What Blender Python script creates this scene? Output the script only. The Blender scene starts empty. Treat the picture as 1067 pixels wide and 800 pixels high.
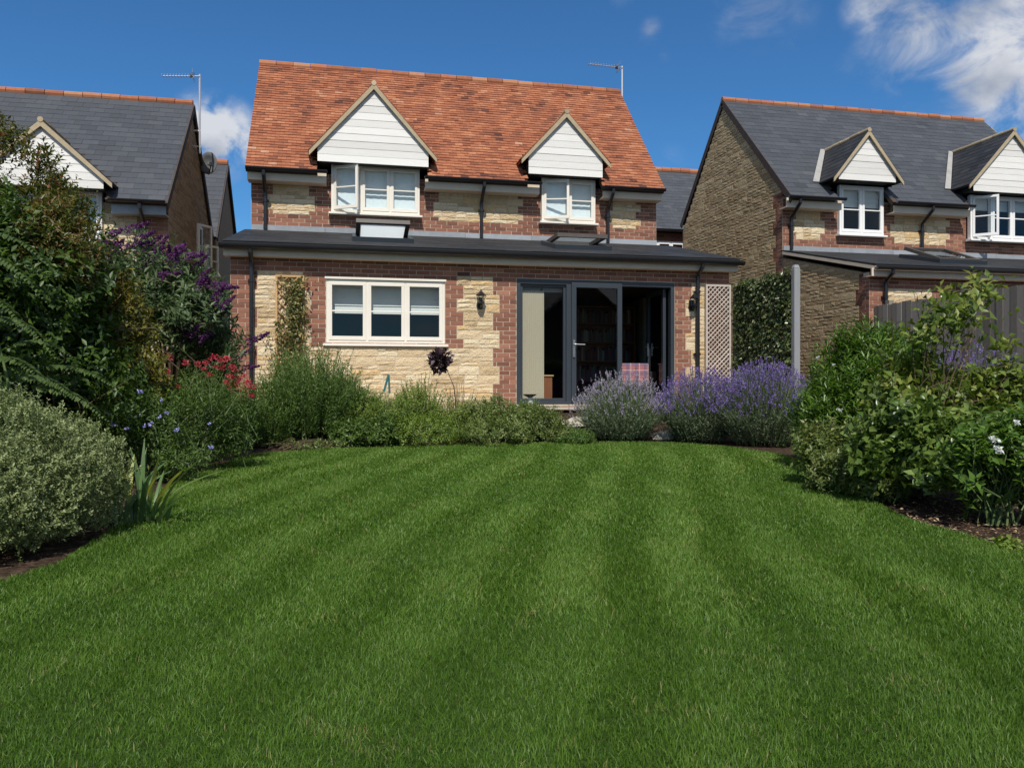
import bpy, math, random
import numpy as np
random.seed(7)
RNG = np.random.default_rng(11)
R = math.radians
SC = bpy.context.scene
COL = SC.collection
U = random.uniform

# ------------------------------------------------------------------ camera frame (world = frame of the house)
TH = math.atan(830 / 3857)
CAM = (1.70, -13.2, 0.9)
FPX = 830.0
ST, CT = math.sin(TH), math.cos(TH)


def ground_z(x, y):
    x = np.asarray(x, float); y = np.asarray(y, float)
    z = 0.12 * np.clip((y + 9.0) / 6.2, 0, 1)
    z = z + 0.34 * np.clip((y + 2.7) / 1.3, 0, 1)
    return z


def at(px, depth):
    """ground point seen in column px of the photo at a given distance"""
    lat = (px - 533.5) / FPX * depth
    return (CAM[0] + depth * ST + lat * CT, CAM[1] + depth * CT - lat * ST)


def zat(py, depth):
    return CAM[2] - (py - 400) / FPX * depth


# ------------------------------------------------------------------ materials
def _n(nt, t, **kw):
    n = nt.nodes.new(t)
    for k, v in kw.items():
        setattr(n, k, v)
    return n


def mat(name, stops, rough=0.8, nscale=6.0, namt=0.3, bump=None, spec=0.3, metal=0.0, coat=0.0,
        trans=0.0, stretch=None, patch=None):
    m = bpy.data.materials.new(name); m.use_nodes = True
    nt = m.node_tree; nt.nodes.clear(); L = nt.links
    out = _n(nt, 'ShaderNodeOutputMaterial')
    b = _n(nt, 'ShaderNodeBsdfPrincipled')
    b.inputs['Roughness'].default_value = rough
    b.inputs['Metallic'].default_value = metal
    b.inputs['Specular IOR Level'].default_value = spec
    b.inputs['Coat Weight'].default_value = coat
    at_ = _n(nt, 'ShaderNodeAttribute'); at_.attribute_name = 'rnd'
    tc = _n(nt, 'ShaderNodeTexCoord')
    vec = tc.outputs['Object']
    if stretch:
        mp = _n(nt, 'ShaderNodeMapping'); mp.inputs['Scale'].default_value = stretch
        L.new(vec, mp.inputs['Vector']); vec = mp.outputs['Vector']
    no = _n(nt, 'ShaderNodeTexNoise'); no.inputs['Scale'].default_value = nscale
    no.inputs['Detail'].default_value = 6; no.inputs['Roughness'].default_value = 0.62
    L.new(vec, no.inputs['Vector'])
    ma = _n(nt, 'ShaderNodeMath', operation='MULTIPLY_ADD')
    ma.inputs[1].default_value = namt; ma.inputs[2].default_value = -namt / 2
    L.new(no.outputs['Fac'], ma.inputs[0])
    ad = _n(nt, 'ShaderNodeMath', operation='ADD')
    L.new(at_.outputs['Fac'], ad.inputs[0]); L.new(ma.outputs[0], ad.inputs[1])
    fac = ad.outputs[0]
    if patch:                                   # big soft patches (lichen, weathering): (scale, amount)
        n2 = _n(nt, 'ShaderNodeTexNoise'); n2.inputs['Scale'].default_value = patch[0]
        n2.inputs['Detail'].default_value = 3
        L.new(tc.outputs['Object'], n2.inputs['Vector'])
        m2 = _n(nt, 'ShaderNodeMath', operation='MULTIPLY_ADD')
        m2.inputs[1].default_value = patch[1]; m2.inputs[2].default_value = -patch[1] / 2
        L.new(n2.outputs['Fac'], m2.inputs[0])
        a2 = _n(nt, 'ShaderNodeMath', operation='ADD')
        L.new(fac, a2.inputs[0]); L.new(m2.outputs[0], a2.inputs[1]); fac = a2.outputs[0]
    cr = _n(nt, 'ShaderNodeValToRGB')
    el = cr.color_ramp.elements
    while len(el) < len(stops):
        el.new(0.5)
    for e, (p, c) in zip(el, stops):
        e.position = p; e.color = (*c, 1)
    L.new(fac, cr.inputs['Fac'])
    L.new(cr.outputs['Color'], b.inputs['Base Color'])
    if bump:
        nb = _n(nt, 'ShaderNodeTexNoise'); nb.inputs['Scale'].default_value = bump[0]
        nb.inputs['Detail'].default_value = 5
        L.new(vec, nb.inputs['Vector'])
        bp = _n(nt, 'ShaderNodeBump'); bp.inputs['Strength'].default_value = bump[1]
        bp.inputs['Distance'].default_value = bump[2]
        L.new(nb.outputs['Fac'], bp.inputs['Height']); L.new(bp.outputs['Normal'], b.inputs['Normal'])
    if trans > 0:
        tr = _n(nt, 'ShaderNodeBsdfTranslucent')
        hs = _n(nt, 'ShaderNodeHueSaturation'); hs.inputs['Value'].default_value = 1.5
        hs.inputs['Saturation'].default_value = 1.1
        L.new(cr.outputs['Color'], hs.inputs['Color']); L.new(hs.outputs['Color'], tr.inputs['Color'])
        mx = _n(nt, 'ShaderNodeMixShader'); mx.inputs[0].default_value = trans
        L.new(b.outputs[0], mx.inputs[1]); L.new(tr.outputs[0], mx.inputs[2])
        L.new(mx.outputs[0], out.inputs['Surface'])
    else:
        L.new(b.outputs[0], out.inputs['Surface'])
    return m


def glass(name, tint=(0.9, 0.95, 0.95), refl=1.0):
    m = bpy.data.materials.new(name); m.use_nodes = True
    nt = m.node_tree; nt.nodes.clear(); L = nt.links
    out = _n(nt, 'ShaderNodeOutputMaterial')
    tr = _n(nt, 'ShaderNodeBsdfTransparent'); tr.inputs['Color'].default_value = (*tint, 1)
    gl = _n(nt, 'ShaderNodeBsdfGlossy'); gl.inputs['Roughness'].default_value = 0.005
    fr = _n(nt, 'ShaderNodeFresnel'); fr.inputs['IOR'].default_value = 1.55
    ge = _n(nt, 'ShaderNodeNewGeometry')         # a pane is thin: the same reflection from either side
    io = _n(nt, 'ShaderNodeMapRange'); io.inputs['To Min'].default_value = 1.55; io.inputs['To Max'].default_value = 1 / 1.55
    L.new(ge.outputs['Backfacing'], io.inputs['Value']); L.new(io.outputs[0], fr.inputs['IOR'])
    mu = _n(nt, 'ShaderNodeMath', operation='MULTIPLY'); mu.inputs[1].default_value = refl
    mu.use_clamp = True
    L.new(fr.outputs[0], mu.inputs[0])
    mx = _n(nt, 'ShaderNodeMixShader')
    L.new(mu.outputs[0], mx.inputs[0]); L.new(tr.outputs[0], mx.inputs[1]); L.new(gl.outputs[0], mx.inputs[2])
    L.new(mx.outputs[0], out.inputs['Surface'])
    return m


def flat(name, c, rough=0.6, var=0.12, ns=5.0, spec=0.4, metal=0.0, bump=None, stretch=None):
    d = tuple(v * (1 - var) for v in c); e = tuple(min(1, v * (1 + var)) for v in c)
    return mat(name, [(0.25, d), (0.75, e)], rough, ns, 0.9, bump, spec, metal, stretch=stretch)


M = {}
M['mortar'] = flat('mortar', (0.50, 0.42, 0.31), 0.95, 0.18, 9, bump=(60, 0.4, 0.004))
M['brick'] = mat('red_brick', [(0.0, (0.09, 0.045, 0.035)), (0.3, (0.185, 0.080, 0.054)), (0.65, (0.275, 0.118, 0.076)),
                               (1.0, (0.36, 0.17, 0.11))], 0.9, 22, 0.35, (70, 0.5, 0.004))
M['stone'] = mat('cream_limestone', [(0.0, (0.40, 0.29, 0.155)), (0.22, (0.56, 0.42, 0.25)), (0.6, (0.66, 0.515, 0.33)),
                                     (0.85, (0.71, 0.60, 0.41)), (1.0, (0.60, 0.41, 0.20))], 0.92, 15, 0.6, (42, 1.0, 0.022))
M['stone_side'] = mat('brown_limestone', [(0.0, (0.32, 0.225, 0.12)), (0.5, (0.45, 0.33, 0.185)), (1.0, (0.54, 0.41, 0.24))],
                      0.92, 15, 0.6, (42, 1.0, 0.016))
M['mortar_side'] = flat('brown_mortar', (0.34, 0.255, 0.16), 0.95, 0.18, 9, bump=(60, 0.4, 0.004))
M['render'] = mat('brown_render', [(0.2, (0.25, 0.17, 0.10)), (0.8, (0.35, 0.245, 0.15))], 0.95, 7, 0.9, (30, 0.7, 0.01))
M['clay'] = mat('clay_tile', [(0.0, (0.085, 0.036, 0.027)), (0.2, (0.19, 0.068, 0.038)), (0.5, (0.295, 0.104, 0.052)),
                              (0.8, (0.385, 0.15, 0.074)), (1.0, (0.42, 0.245, 0.155))], 0.85, 17, 0.6, (50, 0.6, 0.006), patch=(1.6, 0.8))
M['ridge'] = mat('ridge_tile', [(0.0, (0.18, 0.075, 0.042)), (0.5, (0.36, 0.13, 0.062)), (1.0, (0.40, 0.20, 0.11))], 0.9, 9, 0.6, (40, 0.5, 0.006))
M['slate'] = mat('grey_slate', [(0.0, (0.034, 0.038, 0.045)), (0.5, (0.052, 0.057, 0.067)), (1.0, (0.078, 0.083, 0.091))], 0.62, 12, 0.5,
                 (25, 0.3, 0.004), 0.4, patch=(0.7, 0.3))
M['dark_slate'] = mat('dark_slate', [(0.0, (0.017, 0.018, 0.020)), (0.5, (0.027, 0.028, 0.030)), (1.0, (0.045, 0.046, 0.048))], 0.6, 10, 0.5,
                      (25, 0.3, 0.004), 0.4, patch=(0.8, 0.3))
M['lead'] = flat('lead', (0.26, 0.28, 0.30), 0.5, 0.2, 5, 0.5, bump=(9, 0.3, 0.01))
M['pale_lead'] = flat('pale_lead', (0.33, 0.32, 0.30), 0.55, 0.2, 5, 0.5, bump=(9, 0.3, 0.01))
M['board'] = mat('white_board', [(0.0, (0.58, 0.56, 0.52)), (1.0, (0.78, 0.765, 0.725))], 0.55, 5, 0.9, (14, 0.12, 0.004), 0.35, stretch=(0.6, 1, 8))
M['cream'] = flat('cream_paint', (0.76, 0.71, 0.62), 0.45, 0.05, 3)
M['white'] = flat('white_paint', (0.80, 0.79, 0.77), 0.45, 0.04, 3)
M['barge'] = mat('weathered_timber', [(0.1, (0.30, 0.235, 0.15)), (0.9, (0.50, 0.41, 0.27))], 0.85, 9, 0.9, (30, 0.5, 0.004))
M['dark_barge'] = flat('dark_timber', (0.06, 0.042, 0.034), 0.8, 0.3, 9)
M['sash_brown'] = flat('brown_grey_metal', (0.085, 0.072, 0.062), 0.5, 0.15, 6)
M['fascia'] = flat('grey_fascia', (0.62, 0.52, 0.40), 0.6, 0.1, 4)
M['black'] = flat('black_plastic', (0.012, 0.012, 0.014), 0.35, 0.3, 8, 0.5)
M['anthracite'] = flat('anthracite_frame', (0.030, 0.038, 0.048), 0.4, 0.1, 4, 0.5)
M['steel'] = flat('steel', (0.62, 0.62, 0.62), 0.3, 0.05, 4, 0.5, 1.0)
M['alu'] = flat('dull_aluminium', (0.55, 0.54, 0.54), 0.5, 0.1, 4, 0.5, 0.6)
M['dish'] = flat('grey_dish', (0.11, 0.115, 0.12), 0.6, 0.15, 6)
M['glass'] = glass('window_glass', refl=1.0)
M['door_glass'] = glass('door_glass', (0.86, 0.88, 0.88), 0.8)
M['blind'] = flat('white_blind', (0.66, 0.66, 0.64), 0.9, 0.04, 4)
M['net'] = flat('pale_curtain', (0.78, 0.82, 0.84), 0.9, 0.04, 6)
M['lit_blind'] = mat('translucent_blind', [(0.2, (0.76, 0.77, 0.77)), (0.8, (0.80, 0.81, 0.81))], 0.9, 4, 0.4, None, 0.2, trans=0.6)
M['beige'] = mat('beige_panel', [(0.2, (0.44, 0.39, 0.28)), (0.8, (0.50, 0.445, 0.325))], 0.9, 3, 0.9, None, stretch=(40, 1, 0.5))
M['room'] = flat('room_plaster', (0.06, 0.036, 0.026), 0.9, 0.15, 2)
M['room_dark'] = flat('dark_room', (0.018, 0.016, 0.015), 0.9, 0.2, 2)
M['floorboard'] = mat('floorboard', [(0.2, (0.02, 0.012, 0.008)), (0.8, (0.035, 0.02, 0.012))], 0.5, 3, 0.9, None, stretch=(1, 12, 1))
M['wood'] = mat('brown_wood', [(0.2, (0.20, 0.075, 0.035)), (0.8, (0.32, 0.13, 0.06))], 0.5, 4, 0.9, None, stretch=(8, 8, 1))
M['book'] = mat('book_spine', [(0.0, (0.05, 0.07, 0.11)), (0.3, (0.22, 0.05, 0.035)), (0.55, (0.25, 0.19, 0.12)), (0.8, (0.07, 0.12, 0.10)), (1, (0.5, 0.45, 0.36))], 0.7, 3, 0.05)
M['fence'] = mat('weathered_board', [(0.0, (0.14, 0.12, 0.10)), (0.5, (0.22, 0.195, 0.165)), (1.0, (0.31, 0.275, 0.24))], 0.9, 5, 0.5,
                 (30, 0.5, 0.005), stretch=(6, 6, 0.7))
M['trellis'] = mat('silvered_lath', [(0.0, (0.38, 0.32, 0.27)), (1.0, (0.62, 0.55, 0.49))], 0.9, 8, 0.5)
M['tan_wood'] = mat('tan_lath', [(0.0, (0.42, 0.26, 0.12)), (1.0, (0.60, 0.40, 0.20))], 0.85, 8, 0.5)
M['post'] = mat('grey_post', [(0.1, (0.20, 0.205, 0.21)), (0.9, (0.31, 0.315, 0.32))], 0.7, 6, 0.8, None, stretch=(10, 10, 0.6))
M['paver'] = mat('pale_paver', [(0.0, (0.32, 0.29, 0.24)), (1.0, (0.48, 0.44, 0.37))], 0.9, 6, 0.5, (30, 0.5, 0.006))
M['rock'] = mat('pale_rock', [(0.1, (0.42, 0.38, 0.30)), (0.9, (0.58, 0.53, 0.44))], 0.95, 8, 0.8, (16, 0.8, 0.02))
M['soil'] = mat('garden_soil', [(0.2, (0.030, 0.020, 0.014)), (0.55, (0.065, 0.042, 0.028)), (0.85, (0.12, 0.085, 0.06))], 1.0, 14, 1.6, (30, 1.0, 0.05), 0.1)
M['turf'] = mat('turf', [(0.15, (0.026, 0.046, 0.008)), (0.5, (0.035, 0.068, 0.014)), (0.85, (0.06, 0.085, 0.024))], 1.0, 9, 1.0, (60, 0.9, 0.02), 0.1, patch=(1.2, 0.5))
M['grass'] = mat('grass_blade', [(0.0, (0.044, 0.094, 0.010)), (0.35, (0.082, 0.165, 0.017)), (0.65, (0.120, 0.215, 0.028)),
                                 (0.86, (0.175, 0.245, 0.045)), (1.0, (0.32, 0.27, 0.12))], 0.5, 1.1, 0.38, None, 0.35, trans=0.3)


def leafmat(name, a, b, c, rough=0.45, trans=0.3, spec=0.4):
    M[name] = mat(name, [(0.0, a), (0.5, b), (1.0, c)], rough, 3.0, 0.25, None, spec, trans=trans)


leafmat('leaf_dark', (0.018, 0.036, 0.007), (0.045, 0.088, 0.014), (0.105, 0.175, 0.028))
leafmat('leaf_russet', (0.040, 0.055, 0.010), (0.115, 0.130, 0.022), (0.26, 0.11, 0.055))
leafmat('leaf_fern', (0.030, 0.055, 0.014), (0.072, 0.115, 0.032), (0.14, 0.19, 0.065))
leafmat('leaf_gold', (0.06, 0.07, 0.010), (0.16, 0.15, 0.018), (0.32, 0.22, 0.03))
leafmat('leaf_buddleia', (0.034, 0.062, 0.022), (0.078, 0.125, 0.045), (0.17, 0.225, 0.105))
leafmat('leaf_bush', (0.034, 0.066, 0.011), (0.075, 0.135, 0.022), (0.15, 0.225, 0.045))
leafmat('leaf_hebe', (0.075, 0.11, 0.030), (0.18, 0.225, 0.080), (0.36, 0.40, 0.19), 0.5, 0.2)
leafmat('leaf_iris', (0.050, 0.100, 0.035), (0.115, 0.200, 0.065), (0.48, 0.46, 0.085))
leafmat('leaf_rosemary', (0.035, 0.068, 0.012), (0.078, 0.140, 0.023), (0.14, 0.215, 0.05), 0.55, 0.2)
leafmat('leaf_lime', (0.070, 0.115, 0.013), (0.145, 0.22, 0.028), (0.24, 0.30, 0.055))
leafmat('leaf_mixed', (0.060, 0.095, 0.018), (0.130, 0.18, 0.038), (0.26, 0.27, 0.10))
leafmat('leaf_lavender', (0.075, 0.105, 0.050), (0.125, 0.165, 0.085), (0.22, 0.25, 0.16), 0.6, 0.2)
leafmat('leaf_climber', (0.050, 0.075, 0.018), (0.115, 0.145, 0.040), (0.36, 0.25, 0.10))
leafmat('leaf_ivy', (0.028, 0.042, 0.012), (0.080, 0.110, 0.032), (0.24, 0.26, 0.13), 0.3, 0.1)
leafmat('leaf_oleander', (0.035, 0.072, 0.010), (0.080, 0.155, 0.019), (0.16, 0.26, 0.042), 0.35, 0.3)
leafmat('leaf_variegated', (0.045, 0.080, 0.016), (0.105, 0.165, 0.034), (0.40, 0.44, 0.18), 0.35, 0.25)
leafmat('leaf_dogwood', (0.055, 0.092, 0.014), (0.135, 0.195, 0.030), (0.30, 0.31, 0.075), 0.45, 0.35)
leafmat('leaf_broad', (0.034, 0.066, 0.011), (0.090, 0.148, 0.026), (0.20, 0.265, 0.060), 0.3, 0.25)
leafmat('flower_purple', (0.055, 0.012, 0.065), (0.115, 0.028, 0.125), (0.21, 0.065, 0.22), 0.7, 0.25)
leafmat('flower_red', (0.32, 0.020, 0.038), (0.50, 0.042, 0.070), (0.60, 0.12, 0.14), 0.6, 0.25)
leafmat('flower_blue', (0.26, 0.25, 0.58), (0.38, 0.37, 0.72), (0.52, 0.51, 0.80), 0.6, 0.25)
leafmat('flower_white', (0.70, 0.70, 0.64), (0.80, 0.80, 0.75), (0.84, 0.84, 0.80), 0.6, 0.2)
leafmat('flower_lavender', (0.12, 0.075, 0.235), (0.185, 0.128, 0.335), (0.28, 0.22, 0.43), 0.75, 0.2)
leafmat('flower_faded', (0.19, 0.17, 0.23), (0.30, 0.27, 0.34), (0.42, 0.38, 0.42), 0.8, 0.2)
leafmat('seed_dark', (0.018, 0.010, 0.014), (0.045, 0.022, 0.030), (0.10, 0.06, 0.07), 0.5, 0.1)
M['stem'] = mat('plant_stem', [(0.1, (0.07, 0.05, 0.03)), (0.9, (0.15, 0.11, 0.065))], 0.9, 10, 0.8)
M['green_stem'] = mat('green_stem', [(0.1, (0.06, 0.10, 0.03)), (0.9, (0.13, 0.17, 0.07))], 0.8, 10, 0.8)
M['dead'] = mat('dry_leaf', [(0.0, (0.14, 0.08, 0.04)), (0.6, (0.27, 0.18, 0.10)), (1.0, (0.42, 0.33, 0.22))], 0.9, 10, 0.3)
M['teal'] = flat('teal_paint', (0.025, 0.12, 0.115), 0.5, 0.2, 6)


def tartan():
    m = bpy.data.materials.new('tartan_cloth'); m.use_nodes = True
    nt = m.node_tree; L = nt.links; b = nt.nodes['Principled BSDF']
    b.inputs['Roughness'].default_value = 0.95
    tc = _n(nt, 'ShaderNodeTexCoord'); sp = _n(nt, 'ShaderNodeSeparateXYZ'); L.new(tc.outputs['Object'], sp.inputs[0])

    def band(o, per, lo, ph=0.0):
        a = _n(nt, 'ShaderNodeMath', operation='MULTIPLY_ADD'); a.inputs[1].default_value = 1 / per; a.inputs[2].default_value = ph
        f = _n(nt, 'ShaderNodeMath', operation='FRACT'); g = _n(nt, 'ShaderNodeMath', operation='LESS_THAN'); g.inputs[1].default_value = lo
        L.new(o, a.inputs[0]); L.new(a.outputs[0], f.inputs[0]); L.new(f.outputs[0], g.inputs[0]); return g.outputs[0]
    col = None
    prev = (0.36, 0.13, 0.135, 1)
    for k, (o, per, lo, ph, c) in enumerate([('X', .17, .33, .1, (0.11, 0.10, 0.17, 1)), ('Z', .17, .33, .1, (0.12, 0.105, 0.17, 1)),
                                             ('X', .17, .06, .6, (0.6, 0.5, 0.48, 1)), ('Z', .17, .06, .6, (0.6, 0.5, 0.48, 1))]):
        mx = _n(nt, 'ShaderNodeMix'); mx.data_type = 'RGBA'
        mm = _n(nt, 'ShaderNodeMath', operation='MULTIPLY'); mm.inputs[1].default_value = 0.7
        L.new(band(sp.outputs[o], per, lo, ph), mm.inputs[0]); L.new(mm.outputs[0], mx.inputs[0])
        if col is None:
            mx.inputs[6].default_value = prev
        else:
            L.new(col, mx.inputs[6])
        mx.inputs[7].default_value = c; col = mx.outputs[2]
    L.new(col, b.inputs['Base Color'])
    return m


M['tartan'] = tartan()

# ------------------------------------------------------------------ objects and meshes
WL = {}


def props(o, label=None, cat=None, group=None, kind=None):
    if label: o['label'] = label
    if cat: o['category'] = cat
    if group: o['group'] = group
    if kind: o['kind'] = kind
    return o


def thing(name, label, cat, loc, group=None):
    o = bpy.data.objects.new(name, None); COL.objects.link(o)
    o.empty_display_size = 0.2
    o.location = loc; WL[o.name] = tuple(loc)
    return props(o, label, cat, group)


def link(name, me, mats, parent=None, smooth=False):
    for m in mats:
        me.materials.append(m)
    o = bpy.data.objects.new(name, me); COL.objects.link(o)
    if parent is not None:
        o.parent = parent; WL[o.name] = WL[parent.name]
    else:
        WL[o.name] = (0, 0, 0)
    if smooth:
        me.polygons.foreach_set('use_smooth', np.ones(len(me.polygons), bool))
    return o


def off(parent):
    return np.array(WL[parent.name] if parent is not None else (0, 0, 0), float)


class MB:
    def __init__(s):
        s.v = []; s.f = []; s.r = []; s.m = []; s.mi = 0; s.rr = 0.5

    def add(s, vs, fs, r=None):
        n = len(s.v); r = s.rr if r is None else r
        s.v += [tuple(p) for p in vs]; s.r += [r] * len(vs)
        s.f += [tuple(i + n for i in f) for f in fs]; s.m += [s.mi] * len(fs)

    def hexa(s, p, r=None):          # p: 4 bottom then 4 top, same winding
        s.add(p, [(3, 2, 1, 0), (4, 5, 6, 7), (0, 1, 5, 4), (1, 2, 6, 5), (2, 3, 7, 6), (3, 0, 4, 7)], r)

    def box(s, x0, x1, y0, y1, z0, z1, r=None):
        s.hexa([(x0, y0, z0), (x1, y0, z0), (x1, y1, z0), (x0, y1, z0), (x0, y0, z1), (x1, y0, z1), (x1, y1, z1), (x0, y1, z1)], r)

    def fbox(s, fr, u0, u1, z0, z1, d0, d1, r=None):   # box in a wall frame
        s.hexa([fr(u0, z0, d0), fr(u1, z0, d0), fr(u1, z0, d1), fr(u0, z0, d1),
                fr(u0, z1, d0), fr(u1, z1, d0), fr(u1, z1, d1), fr(u0, z1, d1)], r)

    def bar(s, p0, p1, w, h, up=(0, 0, 1), r=None):    # rectangular bar from p0 to p1
        p0 = np.array(p0, float); p1 = np.array(p1, float); d = p1 - p0; d /= np.linalg.norm(d)
        a = np.cross(d, up); a /= np.linalg.norm(a); b = np.cross(a, d)
        q = []
        for p in (p0, p1):
            q += [p - a * w / 2 - b * h / 2, p + a * w / 2 - b * h / 2, p + a * w / 2 + b * h / 2, p - a * w / 2 + b * h / 2]
        s.hexa(q, r)

    def tube(s, pts, rad, n=8, r=None, caps=True):
        pts = [np.array(p, float) for p in pts]
        if not hasattr(rad, '__len__'): rad = [rad] * len(pts)
        vs = []; fs = []
        for i, p in enumerate(pts):
            d = pts[min(i + 1, len(pts) - 1)] - pts[max(i - 1, 0)]; d /= (np.linalg.norm(d) + 1e-9)
            a = np.cross(d, (0, 0, 1) if abs(d[2]) < 0.9 else (0, 1, 0)); a /= np.linalg.norm(a); b = np.cross(d, a)
            for k in range(n):
                t = 2 * math.pi * k / n
                vs.append(p + rad[i] * (a * math.cos(t) + b * math.sin(t)))
        for i in range(len(pts) - 1):
            for k in range(n):
                k2 = (k + 1) % n
                fs.append((i * n + k, i * n + k2, (i + 1) * n + k2, (i + 1) * n + k))
        if caps:
            fs.append(tuple(range(n - 1, -1, -1))); fs.append(tuple((len(pts) - 1) * n + k for k in range(n)))
        s.add(vs, fs, r)

    def prism(s, poly, fr, d0, d1, r=None):            # (u, z) outline extruded along the wall normal
        n = len(poly)
        vs = [fr(u, z, d0) for u, z in poly] + [fr(u, z, d1) for u, z in poly]
        fs = [tuple(range(n)), tuple(range(2 * n - 1, n - 1, -1))] + [(i, i + n, (i + 1) % n + n, (i + 1) % n) for i in range(n)]
        s.add(vs, fs, r)

    def build(s, name, mats, parent=None, smooth=False, bevel=0.0):
        if not isinstance(mats, (list, tuple)): mats = [mats]
        me = bpy.data.meshes.new(name)
        v = np.array(s.v, float) - off(parent)
        me.from_pydata(v.tolist(), [], s.f)
        a = me.attributes.new('rnd', 'FLOAT', 'POINT'); a.data.foreach_set('value', np.array(s.r, np.float32))
        me.polygons.foreach_set('material_index', np.array(s.m, np.int32))
        me.update()
        o = link(name, me, mats, parent, smooth)
        if bevel:
            b = o.modifiers.new('bevel', 'BEVEL'); b.width = bevel; b.segments = 2; b.limit_method = 'ANGLE'
        return o


def quads(name, V, F, r, mats, parent=None):
    if not isinstance(mats, (list, tuple)): mats = [mats]
    me = bpy.data.meshes.new(name)
    V = np.asarray(V, np.float32) - off(parent).astype(np.float32)
    F = np.asarray(F, np.int32)
    me.vertices.add(len(V)); me.vertices.foreach_set('co', V.ravel())
    me.loops.add(F.size); me.loops.foreach_set('vertex_index', F.ravel())
    me.polygons.add(len(F)); me.polygons.foreach_set('loop_start', np.arange(0, F.size, 4, dtype=np.int32))
    try:
        me.polygons.foreach_set('loop_total', np.full(len(F), 4, np.int32))
    except Exception:
        pass
    me.update(calc_edges=True)
    a = me.attributes.new('rnd', 'FLOAT', 'POINT'); a.data.foreach_set('value', np.asarray(r, np.float32))
    return link(name, me, mats, parent)


def front(y0): return lambda u, z, d: (u, y0 - d, z)
def facing_left(x0): return lambda u, z, d: (x0 - d, u, z)
def facing_right(x0): return lambda u, z, d: (x0 + d, u, z)


# ------------------------------------------------------------------ masonry
def one_brick(mb, fr, a, b, z0, z1):
    d = U(0.0, 0.005); g = 0.0055
    mb.mi = 1
    mb.fbox(fr, a + g, b - g, z0 + g, z1 - g, d, -0.03, min(1, max(0, random.gauss(.52, .17))))


RELIEF = [.65]; SPLIT = [.68]


def one_stone(mb, fr, a, b, z0, z1):
    g = U(0.004, 0.010); a += g; b -= g; z0 += U(0.002, 0.008); z1 -= U(0.002, 0.008)
    if b - a < 0.03: return
    nx = max(2, int((b - a) / 0.10)); nz = 2
    vs = []; fs = []
    base = U(-0.002, 0.010)
    for j in range(nz + 1):
        for i in range(nx + 1):
            edge = i in (0, nx) or j in (0, nz)
            u = a + (b - a) * i / nx; z = z0 + (z1 - z0) * j / nz
            if not edge:
                z += U(-.25, .25) * (z1 - z0); u += U(-.2, .2) * (b - a) / nx
            else:
                z += U(-.004, .004)
            vs.append(fr(u, z, ((U(-0.004, 0.004) if edge else U(0.002, 0.020)) + base) * RELIEF[0] + .002))
    w = nx + 1
    for j in range(nz):
        for i in range(nx):
            fs.append((j * w + i, j * w + i + 1, (j + 1) * w + i + 1, (j + 1) * w + i))
    n = len(vs)
    vs += [fr(a, z0, -.03), fr(b, z0, -.03), fr(b, z1, -.03), fr(a, z1, -.03)]
    fs += [tuple([n, n + 1] + [i for i in range(nx, -1, -1)]), tuple([n + 2, n + 3] + [nz * w + i for i in range(0, nx + 1)]),
           (n + 3, n, 0, w, 2 * w), (n + 1, n + 2, 2 * w + nx, w + nx, nx)]
    mb.mi = 2
    mb.add(vs, fs, U(0.08, 0.95) if random.random() > .12 else 1.0)


def merge(iv):
    return [(a, b, k) for a, b, k in iv if b - a > 0.02]


def masonry(mb, fr, z0, nrows, rows, ch=0.075):
    """rows(k, zc) -> [(u0, u1, 'B' or 'S')]; bricks stand on a shared lattice, stones in courses of one or two bricks"""
    k = 0
    while k < nrows:
        iv = merge(rows(k, z0 + (k + .5) * ch))
        iv2 = merge(rows(k + 1, z0 + (k + 1.5) * ch)) if k + 1 < nrows else []
        for row, ivs in ((k, iv), (k + 1, iv2)):
            za = z0 + row * ch
            for a, b, t in ivs:
                if t != 'B': continue
                x = a - ((a - (.1125 if row % 2 else 0)) % .225)
                while x < b:
                    p, q = max(a, x), min(b, x + .225)
                    if q - p > .03: one_brick(mb, fr, p, q, za, za + ch)
                    x += .225
        for a, b, t in iv:
            if t != 'S': continue
            dbl = any(t2 == 'S' and abs(a2 - a) < .08 and abs(b2 - b) < .08 for a2, b2, t2 in iv2)
            z = z0 + k * ch
            stone_run(mb, fr, a, b, z, z + ch * (2 if dbl else 1))
        for a, b, t in iv2:
            if t != 'S': continue
            if any(t1 == 'S' and abs(a1 - a) < .08 and abs(b1 - b) < .08 for a1, b1, t1 in iv): continue
            z = z0 + (k + 1) * ch
            stone_run(mb, fr, a, b, z, z + ch)
        k += 2


def stone_run(mb, fr, a, b, z0, z1):
    x = a
    while x < b - .01:
        ln = U(.17, .56)
        if b - x - ln < .14: ln = b - x
        if z1 - z0 > .1 and random.random() < SPLIT[0]:
            zm = z0 + (z1 - z0) * U(.38, .62)
            c = x + ln * U(.35, .65) if ln > .3 else x + ln
            one_stone(mb, fr, x, x + ln, z0, zm)
            one_stone(mb, fr, x, c, zm, z1)
            if c < x + ln: one_stone(mb, fr, c, x + ln, zm, z1)
        else:
            one_stone(mb, fr, x, x + ln, z0, z1)
        x += ln


def slabs(mb, fr, u0, u1, z0, z1, opens, d0=-.003, d1=-.22):
    mb.mi = 0
    cuts = sorted({u0, u1, *[o[0] for o in opens], *[o[1] for o in opens]})
    for a, b in zip(cuts, cuts[1:]):
        c = (a + b) / 2; z = z0
        for o in sorted([o for o in opens if o[0] < c < o[1]], key=lambda o: o[2]):
            if o[2] > z: mb.fbox(fr, a, b, z, o[2], d0, d1)
            z = o[3]
        if z < z1: mb.fbox(fr, a, b, z, z1, d0, d1)


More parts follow.
